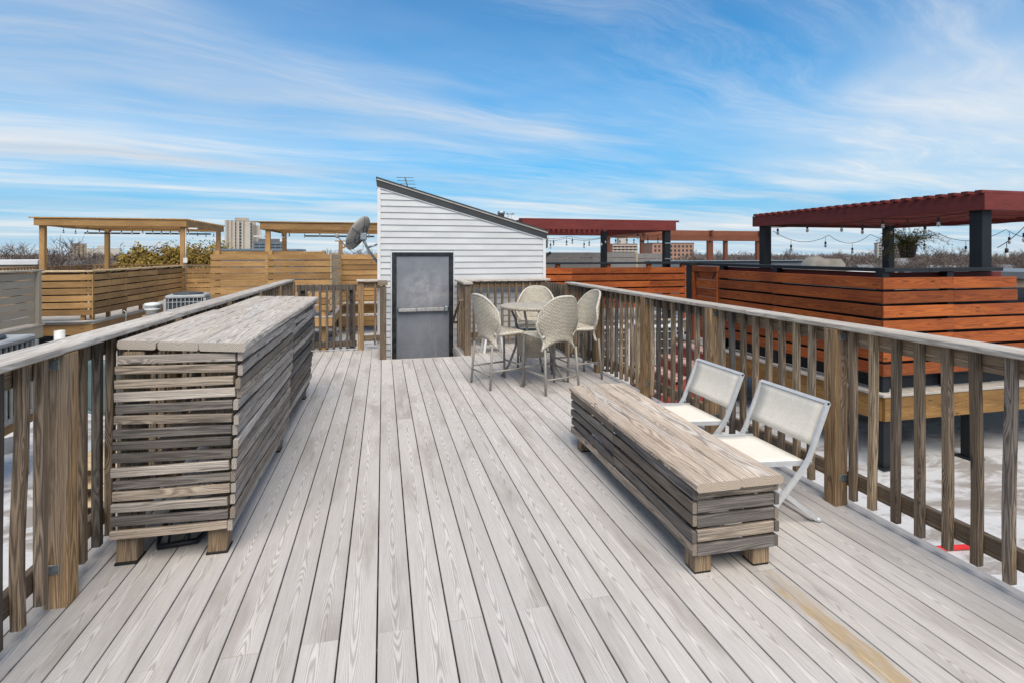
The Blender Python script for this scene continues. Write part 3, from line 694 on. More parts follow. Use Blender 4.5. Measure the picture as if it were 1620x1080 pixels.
# ================================================================== furniture on the deck
# ---- long slatted bars (two modules end to end, both racked towards the deck)
def xL(z): return -1.25 + .005 * z
OFFX = [0.]
def xR(z): return -.752 + .062 * z + OFFX[0]
def yL(z): return 2.91 + .075 * z
def yR(z): return 2.893 - .040 * z
def bar(label, y0, y1, first, seed):
    """y0, y1 at the skirt; the whole counter has racked, so its sides lean and its ends twist"""
    rr_ = random.Random(seed); OFFX[0] = 0. if first else -.022
    b = thing('slatted_bar', label, 'bar counter', (-1.0, (y0 + y1) / 2, 0))
    dyL = lambda z: (yL(z) - 2.91); dyR = lambda z: (yR(z) - 2.893)
    for yy in (y0 + .045, y1 - .09):
        for xf, sgn in ((xL, 1), (xR, -1)):
            o1 = .050 if sgn > 0 else -.052
            dy = dyL if sgn > 0 else dyR
            plank('leg', b, (xf(0) + o1, yy + .012, .012), (xf(1) + o1, yy + .012 + dy(1.0), 1.005), .089, .089, 'foot', up=(0, 1, 0), ch=.004)
            box('foot_pad', b, (xf(0) + o1 - .05, yy - .038, 0.0005), (xf(0) + o1 + .05, yy + .062, .012), 'rubber')
    N = 15
    for k in range(N):
        z = .158 + k * .0592
        pm = ('slat_pale' if rr_.random() < .85 else 'slat') if first else rr_.choice(('slat', 'slat_dark', 'slat', 'slat_pale', 'slat_dark'))
        j = lambda a: rr_.uniform(-a, a)
        if first: plank('slat', b, (xL(z) - .012 + j(.006), yL(z) - .012, z - .006 + j(.006)), (xR(z) - .004 + j(.006), yR(z) - .012, z + .004 + j(.006)), .041 + j(.003), .022, rr_.choice(('slat', 'slat', 'slat_dark', 'slat_pale', 'slat_dark')), up=(0, 1, 0), segs=5, warp=rr_.choice((.001, .002)), variant=rr_.randrange(5))
        else: plank('slat', b, (xL(z), y1 + dyL(z) + .004, z), (xR(z), y1 + dyR(z) + .004, z), .046, .022, 'slat', up=(0, 1, 0))
        yo = (yR(z) - y0 - .018 + rr_.uniform(-.022, .006)) if first else rr_.uniform(.004, .03)
        plank('slat', b, (xR(z) + .012 + rr_.uniform(-.003, .007), y0 + yo + (.0 if first else .004), z + j(.009)), (xR(z) + .012 + rr_.uniform(-.003, .010), y1 - (.004 if first else 0) + rr_.uniform(-.035, .004), z + j(.009)), .0465 + j(.003), .022, pm, up=(1, 0, 0), segs=8, warp=rr_.choice((.003, .004, .006)), variant=rr_.randrange(5))
    plank('apron', b, (xL(1), y0 + .12, .97), (xL(1), y1 - .03, .97), .06, .03, 'rail', up=(1, 0, 0))
    plank('apron', b, (xL(.2), y0 + .12, .19), (xL(.2), y1 - .03, .19), .06, .03, 'rail', up=(1, 0, 0))
    plank('brace', b, (-1.19, y0 + .20, .2), (-1.19, y1 - .2, .93), .07, .03, 'slat', up=(1, 0, 0))
    plank('brace', b, (-.87, y0 + .3, .25), (-.87, y1 - .2, .9), .07, .03, 'slat', up=(1, 0, 0))
    plank('shelf_board', b, (-1.0, y0 + .18, .52), (-1.0, y1 - .16, .52), .28, .025, 'slat')
    xs = [-1.288, -1.085, -.875, -.642]
    for i in range(3):
        xc = (xs[i] + xs[i + 1]) / 2
        sk = -.36
        ya = (2.915 + sk * (xc + .965) + (0, .006, -.006)[i]) if first else y0 + .002 + sk * (xc + .965)
        yb = (y1 - .001 + sk * (xc + .965)) if first else y1 - .03 + sk * (xc + .965) + (0, .01, -.01)[i]
        zt_ = 1.039 if first else 1.030
        plank('top_board', b, (xc, ya + (0 if first else rr_.uniform(.004, .016)), zt_ + rr_.uniform(-.002, .002)), (xc, yb - (rr_.uniform(0, .012) if first else 0), zt_ + rr_.uniform(-.002, .002)), xs[i + 1] - xs[i] - .006, .042, 'top_grey', ch=.009, segs=8, warp=.002, variant=i + seed, skew=sk)
    return b
bar('nearer of two weathered slatted bar counters against the left railing', 2.905, 4.43, True, 3)
bar('farther weathered slatted bar counter at the left railing, next to the gate', 4.44, 5.93, False, 8)
fx = thing('black_metal_frame', 'black metal frame standing under the near end of the slatted bar', 'metal frame', (-1.02, 3.1, 0))
tube('runner', fx, [(-1.12, 3.30, .10), (-1.12, 3.08, .03), (-1.10, 3.02, .018), (-.93, 3.04, .018), (-.91, 3.10, .03), (-.90, 3.32, .10)], .014, 'black', 8)
for xx in (-1.06, -.97): tube('strut', fx, [(xx, 3.035, .02), (xx, 3.10, .16)], .006, 'black', 6)
box('tray', fx, (-1.11, 3.10, .10), (-.91, 3.32, .125), 'black', .004)

# ---- low slatted bench table
bt = thing('slatted_bench', 'low weathered bench with slatted sides in front of the two cream folding chairs', 'bench', (1.63, 3.04, 0), R(-1.5))
FR[0] = WM[bt.name].copy()
hw, hl = .205, .86
for sx in (-1, 1):
    for yy in (-hl + .06, hl - .10):
        plank('foot', bt, (sx * (hw - .05), yy, .012), (sx * (hw - .05), yy, .20), .089, .089, 'foot', up=(0, 1, 0), ch=.004)
        box('foot_pad', bt, (sx * (hw - .05) - .043, yy - .043, .0005), (sx * (hw - .05) + .043, yy + .043, .012), 'rubber')
rr_ = random.Random(4)
for k in range(5):
    z = .128 + k * .066
    for sy in (-1, 1):
        plank('slat', bt, (-hw + .004, sy * (hl + .002) , z + rr_.uniform(-.003, .003)), (hw - .004, sy * (hl + .002), z + rr_.uniform(-.003, .003)), .052, .022, rr_.choice(('slat', 'slat_dark', 'slat')), up=(0, 1, 0), variant=k % 5)
    for sx in (-1, 1):
        e = -hl - .012 - rr_.uniform(0, .006)
        zz = z + rr_.uniform(-.003, .003)
        plank('slat', bt, (sx * (hw + .010), e, zz), (sx * (hw + .010), .05, zz + rr_.uniform(-.003, .003)), .050 + rr_.uniform(-.002, .002), .022, rr_.choice(('slat', 'slat_dark', 'slat_dark')), up=(1, 0, 0), segs=5, warp=.004, variant=rr_.randrange(5))
        plank('slat', bt, (sx * (hw + .010), .054, zz + rr_.uniform(-.004, .004)), (sx * (hw + .010), hl + .012, zz), .050 + rr_.uniform(-.002, .002), .022, rr_.choice(('slat', 'slat_dark', 'slat_dark')), up=(1, 0, 0), segs=5, warp=.004, variant=rr_.randrange(5))
plank('top_board', bt, (-.117, -hl - .055, .433), (-.117, hl + .045, .433), .226, .042, 'top', ch=.010, segs=8, warp=.002, variant=1)
plank('top_board', bt, (.117, -hl - .045, .433), (.117, hl + .055, .433), .226, .042, 'top', ch=.010, segs=8, warp=.002, variant=3)
for yy in (-.5, .1, .6): plank('cross_brace', bt, (-hw + .01, yy, .395), (hw - .01, yy, .395), .06, .03, 'slat')
FR[0] = Matrix.Identity(4)

# ---- cream sling folding chairs (local +Y is the front)
def flatbar(name, parent, pts, w, t, m):
    """flat bar bent in the local YZ plane, width w in X"""
    P = [Vector(p) for p in pts]; vs, fs = [], []
    for i, p in enumerate(P):
        tv = (P[min(i + 1, len(P) - 1)] - P[max(i - 1, 0)]).normalized(); nv = Vector((0, -tv.z, tv.y))
        for sx, sn in ((-1, -1), (1, -1), (1, 1), (-1, 1)): vs.append(tuple(p + Vector((sx * w / 2, 0, 0)) + nv * sn * t / 2))
    for i in range(len(P) - 1):
        for k in range(4):
            a, b = i * 4 + k, i * 4 + (k + 1) % 4; fs.append((a, b, b + 4, a + 4))
    fs.append((3, 2, 1, 0)); e = (len(P) - 1) * 4; fs.append((e, e + 1, e + 2, e + 3))
    return mesh_obj(name, parent, vs, fs, m)
def sling(name, parent, hw_, y0, z0, y1, z1, sag, m):
    vs, fs, n = [], [], 6
    dy, dz = y1 - y0, z1 - z0; ln = math.hypot(dy, dz); ny, nz = -dz / ln, dy / ln
    for s_ in (0, 1):
        for i in range(n + 1):
            for j in range(n + 1):
                u_, v_ = i / n, j / n
                sg = -sag * math.sin(math.pi * v_) * (1 - .3 * abs(2 * u_ - 1)) - s_ * .003
                vs.append((-hw_ + 2 * hw_ * u_, y0 + dy * v_ + ny * sg, z0 + dz * v_ + nz * sg))
    K = (n + 1) ** 2
    for i in range(n):
        for j in range(n):
            a = i * (n + 1) + j
            fs.append((a, a + n + 1, a + n + 2, a + 1)); fs.append((K + a, K + a + 1, K + a + n + 2, K + a + n + 1))
    for j in range(n):
        for a, b in ((j, j + 1), (n * (n + 1) + j + 1, n * (n + 1) + j)): fs.append((a, b, b + K, a + K))
        a, b = (j + 1) * (n + 1), j * (n + 1); fs.append((a, b, b + K, a + K))
        a, b = j * (n + 1) + n, (j + 1) * (n + 1) + n; fs.append((a, b, b + K, a + K))
    return mesh_obj(name, parent, vs, fs, m, None, True)
def folding_chair(label, loc, rz):
    t = thing('folding_chair', label, 'chair', loc, rz, 'cream folding chairs')
    FR[0] = WM[t.name].copy()
    hw_ = .265
    for s_ in (-1, 1):
        flatbar('back_frame', t, [(s_ * hw_, -.245, .665), (s_ * hw_, -.14, .415), (s_ * hw_, -.118, .365), (s_ * hw_, -.09, .325), (s_ * hw_, -.055, .285), (s_ * hw_, .20, .022)], .014, .028, 'chair_metal')
        flatbar('leg', t, [(s_ * (hw_ - .018), .25, .345), (s_ * (hw_ - .018), -.185, .016)], .012, .025, 'chair_metal')
        lathe('foot_cap', t, [(.008, 0.0005), (.018, .004), (.018, .018), (.010, .026)], 'chair_metal', 10, (s_ * (hw_ - .018), -.195, 0))
        lathe('foot_cap', t, [(.008, 0.0005), (.018, .004), (.018, .018), (.010, .026)], 'chair_metal', 10, (s_ * hw_, .21, 0))
        flatbar('seat_rail', t, [(s_ * (hw_ - .036), .28, .350), (s_ * (hw_ - .036), -.145, .325)], .014, .024, 'chair_metal')
        box('pivot', t, (s_ * hw_ - .012, -.135, .335), (s_ * hw_ + .012, -.115, .355), 'galv', .004)
    flatbar('top_rail', t, [(0, -.252, .668), (0, -.236, .655)], 2 * hw_ + .014, .014, 'chair_metal')
    flatbar('seat_front_rail', t, [(0, .277, .352), (0, .297, .346)], 2 * hw_ - .07, .020, 'chair_metal')
    flatbar('floor_bar', t, [(0, -.17, .030), (0, -.155, .036)], 2 * hw_ - .04, .012, 'chair_metal')
    sling('backrest', t, hw_ - .008, -.237, .655, -.146, .430, .012, 'sling')
    sling('seat', t, hw_ - .044, .275, .362, -.12, .338, -.014, 'sling')
    FR[0] = Matrix.Identity(4)
    return t
folding_chair('nearer cream folding chair with white frame, behind the near end of the bench', (2.165, 2.725, 0), R(90))
folding_chair('farther cream folding chair with white frame, next to the middle post', (2.165, 3.45, 0), R(90))

# ---- wicker counter chairs and table (local +Y is the front)
def shell(name, parent, fn, nu, nv, th, m):
    """double-sided sheet from fn(u,v)->(pos,normal)"""
    vs, fs, uvs = [], [], []
    for s_ in (0, 1):
        for j in range(nv + 1):
            for i in range(nu + 1):
                p, nn_ = fn(-1 + 2 * i / nu, j / nv); p = Vector(p) + Vector(nn_) * (th if s_ else -th) * .5
                vs.append(tuple(p)); uvs.append((p.x * 1.15 + p.y * .2, p.z + p.y * .3))
    K = (nu + 1) * (nv + 1)
    for j in range(nv):
        for i in range(nu):
            a = j * (nu + 1) + i
            fs.append((a, a + 1, a + nu + 2, a + nu + 1)); fs.append((K + a, K + a + nu + 1, K + a + nu + 2, K + a + 1))
    ring = [i for i in range(nu + 1)] + [j * (nu + 1) + nu for j in range(1, nv + 1)] + [nv * (nu + 1) + i for i in range(nu - 1, -1, -1)] + [j * (nu + 1) for j in range(nv - 1, 0, -1)]
    for a, b in zip(ring, ring[1:] + ring[:1]): fs.append((a, a + K, b + K, b))
    return mesh_obj(name, parent, vs, fs, m, None, True, uvs), [vs[i] for i in ring]
def wicker_chair():
    t = thing('wicker_chair', 'w', 'chair', (0, 0, 0), 0, 'wicker counter chairs round the table')
    def back(u, v):
        w = .218 - .035 * math.sin(min(1, v / .5) * math.pi) + .058 * max(0, min(1, (v - .2) / .5)) ** 1.3
        zb = .455 + .095 * max(0, 1 - abs(u) ** 2.2); zt = 1.035 - .19 * abs(u) ** 3
        z = zb + (zt - zb) * v
        y = -.205 - .085 * max(0, (z - .60)) / .42 + .105 * u * u * (.45 + .55 * v)
        x = u * w * (1 - .10 * max(0, v - .72) / .28 * abs(u))
        return (x, y, z), Vector((-u * .7, 1, .2)).normalized()
    _, ring = shell('backrest', t, back, 14, 14, .018, 'wicker')
    nb = 14
    edge = [Vector(back(1, j / 14)[0]) for j in range(15)] + [Vector(back(-1 + 2 * i / 14, 1)[0]) for i in range(13, -1, -1)] + [Vector(back(-1, j / 14)[0]) for j in range(13, -1, -1)]
    tube('back_rim', t, edge, .015, 'wicker_rim', 7)
    def seat(u, v):
        w = .225 - .015 * v
        z = .610 + .012 * v * v - .014 * (1 - u * u) * math.sin(v * math.pi) - (.03 * max(0, v - .85) / .15)
        return (u * w * (.86 + .14 * min(1, v * 4)), -.165 + .405 * v, z), (0, 0, 1)
    shell('seat', t, seat, 8, 10, .03, 'wicker')
    edge = [Vector(seat(-1, j / 8)[0]) for j in range(9)] + [Vector(seat(1, j / 8)[0]) for j in range(8, -1, -1)]
    tube('seat_rim', t, [p + Vector((0, 0, -.012)) for p in edge], .017, 'wicker_rim', 7)
    for sx in (-1, 1):
        tube('leg', t, [(sx * .222, -.235, 0.001), (sx * .205, -.20, .48)], .0135, 'taupe_tube', 8)
        tube('leg', t, [(sx * .215, .215, 0.001), (sx * .213, .20, .55), (sx * .205, .175, .592)], .0135, 'taupe_tube', 8)
        tube('stretcher', t, [(sx * .216, -.22, .20), (sx * .215, .21, .20)], .010, 'taupe_tube', 8)
    tube('stretcher', t, [(-.215, .21, .225), (.215, .21, .225)], .010, 'taupe_tube', 8)
    tube('stretcher', t, [(-.216, -.222, .16), (.216, -.222, .16)], .010, 'taupe_tube', 8)
    return t
wc = wicker_chair()
def put(o, x, y, deg, label=None):
    Mx = Matrix.Translation((x, y, 0)) @ Matrix.Rotation(R(deg), 4, 'Z')
    if label: return copy_tree(o, Mx, label)
    o.matrix_basis = Mx; WM[o.name] = Mx; return o
put(wc, 1.29, 5.975, -71.5); wc['label'] = 'leftmost wicker counter chair, its back towards the door side'
put(wc, 1.80, 5.63, 18, 'wicker counter chair nearest the camera, its back towards the bench')
put(wc, 2.28, 6.10, 97, 'wicker counter chair against the right railing')
put(wc, 1.985, 6.84, 160, 'farthest wicker counter chair, behind the round table')
tb = thing('wicker_table', 'round counter-height wicker table between the four wicker chairs', 'table', (1.74, 6.12, 0))
FR[0] = WM[tb.name].copy()
lathe('table_top', tb, [(.02, .835), (.36, .838), (.385, .846), (.392, .862), (.385, .876), (.372, .882), (.02, .883)], 'wicker', 36)
for k in range(4):
    a = R(45 + 90 * k + 10); ca_, sa_ = math.cos(a), math.sin(a)
    tube('leg', tb, [(ca_ * .40, sa_ * .40, .001), (ca_ * .31, sa_ * .31, .14), (ca_ * .22, sa_ * .22, .36), (ca_ * .19, sa_ * .19, .56), (ca_ * .22, sa_ * .22, .70), (ca_ * .29, sa_ * .29, .845)], .015, 'taupe_tube', 8)
lathe('drum', tb, [(.15, .28), (.17, .29), (.19, .56), (.20, .585), (.16, .59)], 'wicker', 24)
lathe('glass_shelf', tb, [(.02, .592), (.24, .592), (.245, .60), (.24, .608), (.02, .609)], 'glass_top', 28)
FR[0] = Matrix.Identity(4)
ws = thing('white_stool', 'small white plastic stool behind the leftmost wicker chair', 'stool', (1.62, 7.95, 0))
for sx, sy in ((-1, -1), (1, -1), (1, 1), (-1, 1)):
    plank('leg', ws, (1.62 + sx * .15, 7.95 + sy * .12, .001), (1.62 + sx * .11, 7.95 + sy * .10, .27), .035, .03, 'white_metal', up=(0, 1, 0))
box('seat', ws, (1.47, 7.80, .27), (1.77, 8.10, .295), 'white_metal', .008)

# ================================================================== neighbouring decks
def slats_x(root, y, x0, x1, ztop, rows, pitch, bh, m, nrm=-1, joints=(), th=.022, ends=None, name='slat'):
    for k in range(rows):
        zc = ztop - bh / 2 - k * pitch
        xb = ends[k] if ends else x1
        cuts = [x0] + [j for j in joints if x0 + .2 < j < xb - .2] + [xb]
        for i in range(len(cuts) - 1):
            plank(name, root, (cuts[i] + .001, y + rnd.uniform(-.002, .002), zc + rnd.uniform(-.003, .003)), (cuts[i + 1] - .001, y + rnd.uniform(-.002, .002), zc + rnd.uniform(-.003, .003)), bh, th, m, up=(0, nrm, 0), ch=.003)
def slats_y(root, x, y0, y1, ztop, rows, pitch, bh, m, nrm=-1, joints=(), th=.022, name='slat'):
    for k in range(rows):
        zc = ztop - bh / 2 - k * pitch
        cuts = [y0] + [j for j in joints if y0 + .2 < j < y1 - .2] + [y1]
        for i in range(len(cuts) - 1):
            plank(name, root, (x + rnd.uniform(-.002, .002), cuts[i] + .001, zc + rnd.uniform(-.003, .003)), (x + rnd.uniform(-.002, .002), cuts[i + 1] - .001, zc + rnd.uniform(-.003, .003)), bh, th, m, up=(nrm, 0, 0), ch=.003)
def platform(x0, x1, y0, y1, ztop, fm, faces, fh=.25, postm='blackwood', posts=()):
    p = struct('neighbour_deck', ((x0 + x1) / 2, (y0 + y1) / 2, ztop))
    box('deck_floor', p, (x0, y0, ztop - .03), (x1, y1, ztop), 'cap', .004)
    i = .03; zt = ztop - .032
    for f in faces:
        if f == 'x0': plank('fascia', p, (x0 + i, y0 + i + .02, zt - fh / 2), (x0 + i, y1 - i - .02, zt - fh / 2), fh, .036, fm, up=(-1, 0, 0))
        if f == 'x1': plank('fascia', p, (x1 - i, y0 + i + .02, zt - fh / 2), (x1 - i, y1 - i - .02, zt - fh / 2), fh, .036, fm, up=(1, 0, 0))
        if f == 'y0': plank('fascia', p, (x0 + i, y0 + i, zt - fh / 2), (x1 - i, y0 + i, zt - fh / 2), fh, .036, fm, up=(0, -1, 0))
    for (x, y) in posts:
        box('support_post', p, (x - .05, y - .05, ROOF + .012), (x + .05, y + .05, zt - .02), postm)
        box('post_foot', p, (x - .10, y - .10, ROOF), (x + .10, y + .10, ROOF + .0118), postm)
    # joists keep the underside dark and solid
    k = y0 + .4
    while k < y1 - .2:
        plank('joist', p, (x0 + .06, k, zt - .11), (x1 - .06, k, zt - .11), .2, .036, 'rail', up=(0, 1, 0)); k += .5
    return p

# ---- right: rust-stained enclosure with the dark red pergola
OX, OY = 5.085, 4.48
platform(OX - .06, 9.95, OY - .06, 8.6, .037, 'fascia', ('x0', 'y0'), posts=((OX + .03, OY + .03), (OX + 1.2, OY + .03), (OX + 2.45, OY + .03), (OX + .03, 6.0), (OX + .03, 7.4), (7.0, 6.2), (8.4, 6.2), (OX + 3.7, OY + .03)))
of = thing('stained_fence', 'rust-orange stained slat fence with black cap, just beyond the right railing', 'fence', (OX, OY, .037))
slats_y(of, OX, OY + .014, 7.28, 1.24, 7, .1503, .122, 'orange', -1, (6.1,))
slats_x(of, OY, OX - .012, 6.93, 1.24, 7, .1503, .122, 'orange', -1, (6.02,), ends=[6.93, 6.95, 7.9, 7.9, 7.9, 7.9, 7.9])
for y in (OY + .07, 6.1, 7.25): box('post', of, (OX + .02, y - .045, .037), (OX + .11, y + .045, 1.298), 'blackwood')
for x in (6.02, 7.4): box('post', of, (x - .045, OY + .02, .037), (x + .045, OY + .11, 1.298 if x < 7 else 1.0), 'blackwood')
plank('cap_rail', of, (OX + .09, OY + .145, 1.319), (OX + .09, 7.9, 1.319), .14, .04, 'blackwood')
plank('cap_rail', of, (OX + .02, OY + .07, 1.3185), (6.75, OY + .07, 1.3185), .14, .04, 'blackwood')
for k in range(7):     # boards behind the slats, black to put shade into the gaps; top row red
    zz = 1.196 - .189 * k
    if k == 6: zz = .103
    plank('dark_gap_board', of, (OX + .13, OY + .15, zz), (OX + .13, 7.28, zz), .186 if k < 6 else .105, .02, 'redwood' if k == 0 else 'blackwood', up=(1, 0, 0))
    plank('dark_gap_board', of, (OX + .145, OY + .13, zz), (6.9 if k == 0 else 7.6, OY + .13, zz), .186 if k < 6 else .105, .02, 'redwood' if k == 0 else 'blackwood', up=(0, 1, 0))
og = thing('stained_gate', 'rust-orange boarded gate at the top of the red steps', 'gate', (OX, 7.6, .037))
for k in range(8):
    zc = 1.14 - k * .137
    plank('gate_board', og, (OX + .03, 7.34, zc), (OX + .03, 7.93, zc), .132, .022, 'orange', up=(-1, 0, 0))
plank('gate_stile', og, (OX - .005, 7.965, .05), (OX - .005, 7.965, 1.19), .06, .04, 'orange', up=(-1, 0, 0))
plank('gate_stile', og, (OX + .0, 7.31, .05), (OX + .0, 7.31, 1.19), .05, .04, 'orange', up=(-1, 0, 0))
plank('top_rail', og, (OX, 7.29, 1.245), (OX, 7.99, 1.245), .09, .05, 'orange', up=(-1, 0, 0))
plank('hinge_strap', og, (OX + .01, 7.38, 1.19), (OX + .01, 7.46, 1.10), .015, .01, 'black', up=(-1, 0, 0))
plank('hinge_strap', og, (OX + .01, 7.90, 1.19), (OX + .01, 7.82, 1.10), .015, .01, 'black', up=(-1, 0, 0))
bp = thing('black_post', 'black square post at the left end of the rust-orange gate', 'post', (OX + .03, 8.09, .037))
box('shaft', bp, (OX - .03, 8.02, .037), (OX + .10, 8.15, 1.29), 'blackwood'); box('cap', bp, (OX - .05, 8.0, 1.2905), (OX + .12, 8.17, 1.34), 'blackwood')
st = thing('red_steps', 'worn red wooden steps leading up to the rust-orange gate', 'steps', (4.55, 7.6, ROOF))
for k in range(4):
    z = ROOF + .19 * (k + 1)
    plank('tread', st, (4.10 + .26 * k, 7.12, z - .02), (4.10 + .26 * k, 8.02, z - .02), .28, .04, 'redtread')
    plank('riser', st, (3.985 + .26 * k, 7.14, z - .04 - .075), (3.985 + .26 * k, 8.0, z - .04 - .075), .148, .02, 'redstep', up=(1, 0, 0))
for y in (7.115, 8.025):
    vs = [(3.97, y - .018, ROOF + .001), (5.0, y - .018, ROOF + .001), (5.0, y - .018, ROOF + .72), (3.97, y - .018, ROOF + .14)]
    vs += [(a, b + .036, c) for a, b, c in vs]
    mesh_obj('stringer', st, [(v[0], v[1] - y, v[2] ) for v in vs], [(0, 1, 2, 3), (7, 6, 5, 4), (0, 4, 5, 1), (1, 5, 6, 2), (2, 6, 7, 3), (3, 7, 4, 0)], 'redstep', Matrix.Translation((0, y + (-.02 if y < 7.5 else .02), 0)))
# pergola, near right
def string_lights(label, pts, nb, drop=.10, group='string lights', sag=.12, bulb_r=.022):
    t = thing('string_lights', label, 'string lights', pts[0], 0)
    path = []
    for i in range(len(pts) - 1):
        a, b = Vector(pts[i]), Vector(pts[i + 1])
        for k in range(8):
            f = k / 8; path.append(a.lerp(b, f) - Vector((0, 0, sag * 4 * f * (1 - f))))
    path.append(Vector(pts[-1]))
    tube('cable', t, path, .0045, 'black', 5)
    for k in range(nb):
        f = (k + .5) / nb * (len(path) - 1); i = int(f); p = path[i].lerp(path[min(i + 1, len(path) - 1)], f - i)
        tube('cord', t, [p, p - Vector((0, 0, drop))], .004, 'black', 4)
        s_ = lathe('socket', t, [(.010, .0), (.017, -.006), (.017, -.045), (.013, -.05)][::-1], 'black', 8, p - Vector((0, 0, drop - .01)))
        lathe('bulb', t, [(.006, -.062), (bulb_r * .8, -.050), (bulb_r, -.035), (bulb_r * .8, -.014), (.012, 0.0)], 'bulb_glass', 10, p - Vector((0, 0, drop + .04)))
    return t
pg = thing('red_pergola', 'dark red slatted pergola on black posts, nearest on the right', 'pergola', (8.1, 6.45, .037))
PX0, PX1, PY0, PY1 = 6.57, 9.65, 4.55, 8.36
for x, y in ((PX0 + .13, PY0 + .13), (PX0 + .13, PY1 - .13), (PX1 - .1, PY1 - .05), (PX1 - .1, PY0 + .13)):
    box('post', pg, (x - .072, y - .072, .037), (x + .072, y + .072, 2.05 if y < 6 else 2.05), 'blackwood', .006)
for x in (PX0, PX1): plank('beam', pg, (x, PY0 + .02, 2.078), (x, PY1, 2.078), .185, .04, 'redwood', up=(1, 0, 0))
for y in (PY0, PY1): plank('beam', pg, (PX0 - .02, y, 2.0785), (PX1 + .02, y, 2.0785), .186, .038, 'redwood', up=(0, 1, 0))
y = PY0 + .02
while y < PY1 + .05:
    plank('roof_slat', pg, (PX0 - .06, y, 2.190), (PX1 + .06, y, 2.190), .075, .036, 'redwood'); y += .148
y = PY0 + .3
while y < PY1 - .1:
    plank('joist', pg, (PX0 + .03, y, 2.10), (PX1 - .03, y, 2.10), .12, .036, 'redwood', up=(0, 1, 0)); y += .34
string_lights('bulb string along the near edge of the dark red pergola, right', [(6.66, 8.2, 1.97), (6.66, 7.1, 1.98), (6.66, 6.0, 1.98), (6.66, 4.75, 1.98)], 5, .03, sag=.03)
string_lights('sagging bulb string across the back of the right dark red pergola', [(6.8, 8.15, 1.90), (8.1, 8.25, 1.84), (9.0, 8.2, 1.86), (9.6, 7.4, 1.86), (9.7, 6.4, 1.88), (9.6, 5.6, 1.92)], 8, .10, sag=.16)
string_lights('bulb string crossing the black front post of the right pergola', [(6.62, 4.45, 1.56), (7.1, 4.5, 1.80), (7.7, 4.5, 1.95)], 3, .08, sag=.02)
string_lights('short bulb string under the middle of the right pergola', [(7.2, 5.1, 1.98), (7.0, 6.6, 1.98), (8.2, 7.0, 1.98), (8.9, 5.4, 1.98)], 4, .06, sag=.06)
# hanging plant
hp = thing('hanging_plant', 'dry hanging plant in a dark pot under the right pergola', 'hanging plant', (7.2, 5.97, 1.43))
lathe('pot', hp, [(.075, 1.375), (.085, 1.38), (.115, 1.54), (.12, 1.555), (.10, 1.56), (.09, 1.53)], 'pot', 18, (7.2, 5.97, .06))
for k in range(3):
    a = k * 2.094; tube('hanger', hp, [(7.2 + .11 * math.cos(a), 5.97 + .11 * math.sin(a), 1.615), (7.2, 5.97, 1.98)], .003, 'black', 4)
vs, fs = [], []; hr = random.Random(12)
for k in range(260):
    a = hr.uniform(0, 6.28); reach = hr.uniform(.10, .36) * (1.25 if math.cos(a) > .3 else 1); h = hr.uniform(.02, .20)
    P0 = Vector((.05 * math.cos(a), .05 * math.sin(a), 0)); prev = None
    for i in range(9):
        f = i / 8
        p = P0 + Vector((math.cos(a) * reach * f, math.sin(a) * reach * f, h * math.sin(f * 2.2) * 1.3 - .16 * f * f * reach / .2 * (1 if h < .09 else .3)))
        if i: 
            n0 = len(vs); wv = Vector((-math.sin(a), math.cos(a), .4)) * .0018
            vs += [tuple(prev - wv), tuple(prev + wv), tuple(p + wv), tuple(p - wv)]; fs.append((n0, n0 + 1, n0 + 2, n0 + 3))
            for s_ in (-1, 1):
                if hr.random() < .75:
                    dv = Vector((hr.uniform(-1, 1), hr.uniform(-1, 1), hr.uniform(-.6, .6))) * .022; ev = Vector((hr.uniform(-1, 1), hr.uniform(-1, 1), hr.uniform(-1, 1))) * .008
                    n0 = len(vs); vs += [tuple(p), tuple(p + dv * .5 + ev), tuple(p + dv), tuple(p + dv * .5 - ev)]; fs.append((n0, n0 + 1, n0 + 2, n0 + 3))
        prev = p
mesh_obj('foliage', hp, vs, fs, 'leaf_brown', Matrix.Translation((7.2, 5.97, 1.61)))
# covered grill
gc = thing('covered_grill', 'beige canvas cover draped over a grill beyond the black cap rail', 'covered grill', (7.72, 8.0, .037))
vs, fs = [], []; NU, NV = 28, 12; gr2 = random.Random(5)
for j in range(NV + 1):
    v = j / NV
    for i in range(NU):
        a = i / NU * 6.28318
        sx, sy = (abs(math.cos(a)) ** .55) * (1 if math.cos(a) > 0 else -1), (abs(math.sin(a)) ** .55) * (1 if math.sin(a) > 0 else -1)
        tall = 1.40 - .10 * max(0, sx) ** 2 * .6 - .03 * (1 + math.sin(3 * a + 1))
        z = .04 + (tall) * min(1, v * 1.25); k_ = 1 if v < .8 else 1 - (v - .8) / .2 * .96
        fold = .022 * math.sin(a * 9 + v * 3) * (1 - v) + .012 * mnoise.noise(Vector((sx * 4, sy * 4, v * 6)))
        vs.append(((.36 - .05 * v + fold) * sx * k_ + .03 * v * sx, (.26 - .03 * v + fold) * sy * k_, z + (.03 * mnoise.noise(Vector((sx * 5 * k_, sy * 5 * k_, 2))) if v >= .8 else 0)))
for j in range(NV):
    for i in range(NU):
        a, b = j * NU + i, j * NU + (i + 1) % NU; fs.append((a, b, b + NU, a + NU))
fs.append(tuple(range(NV * NU, NV * NU + NU)))
mesh_obj('cover', gc, vs, fs, 'tarp', Matrix.Translation((7.72, 8.0, 0)), True)

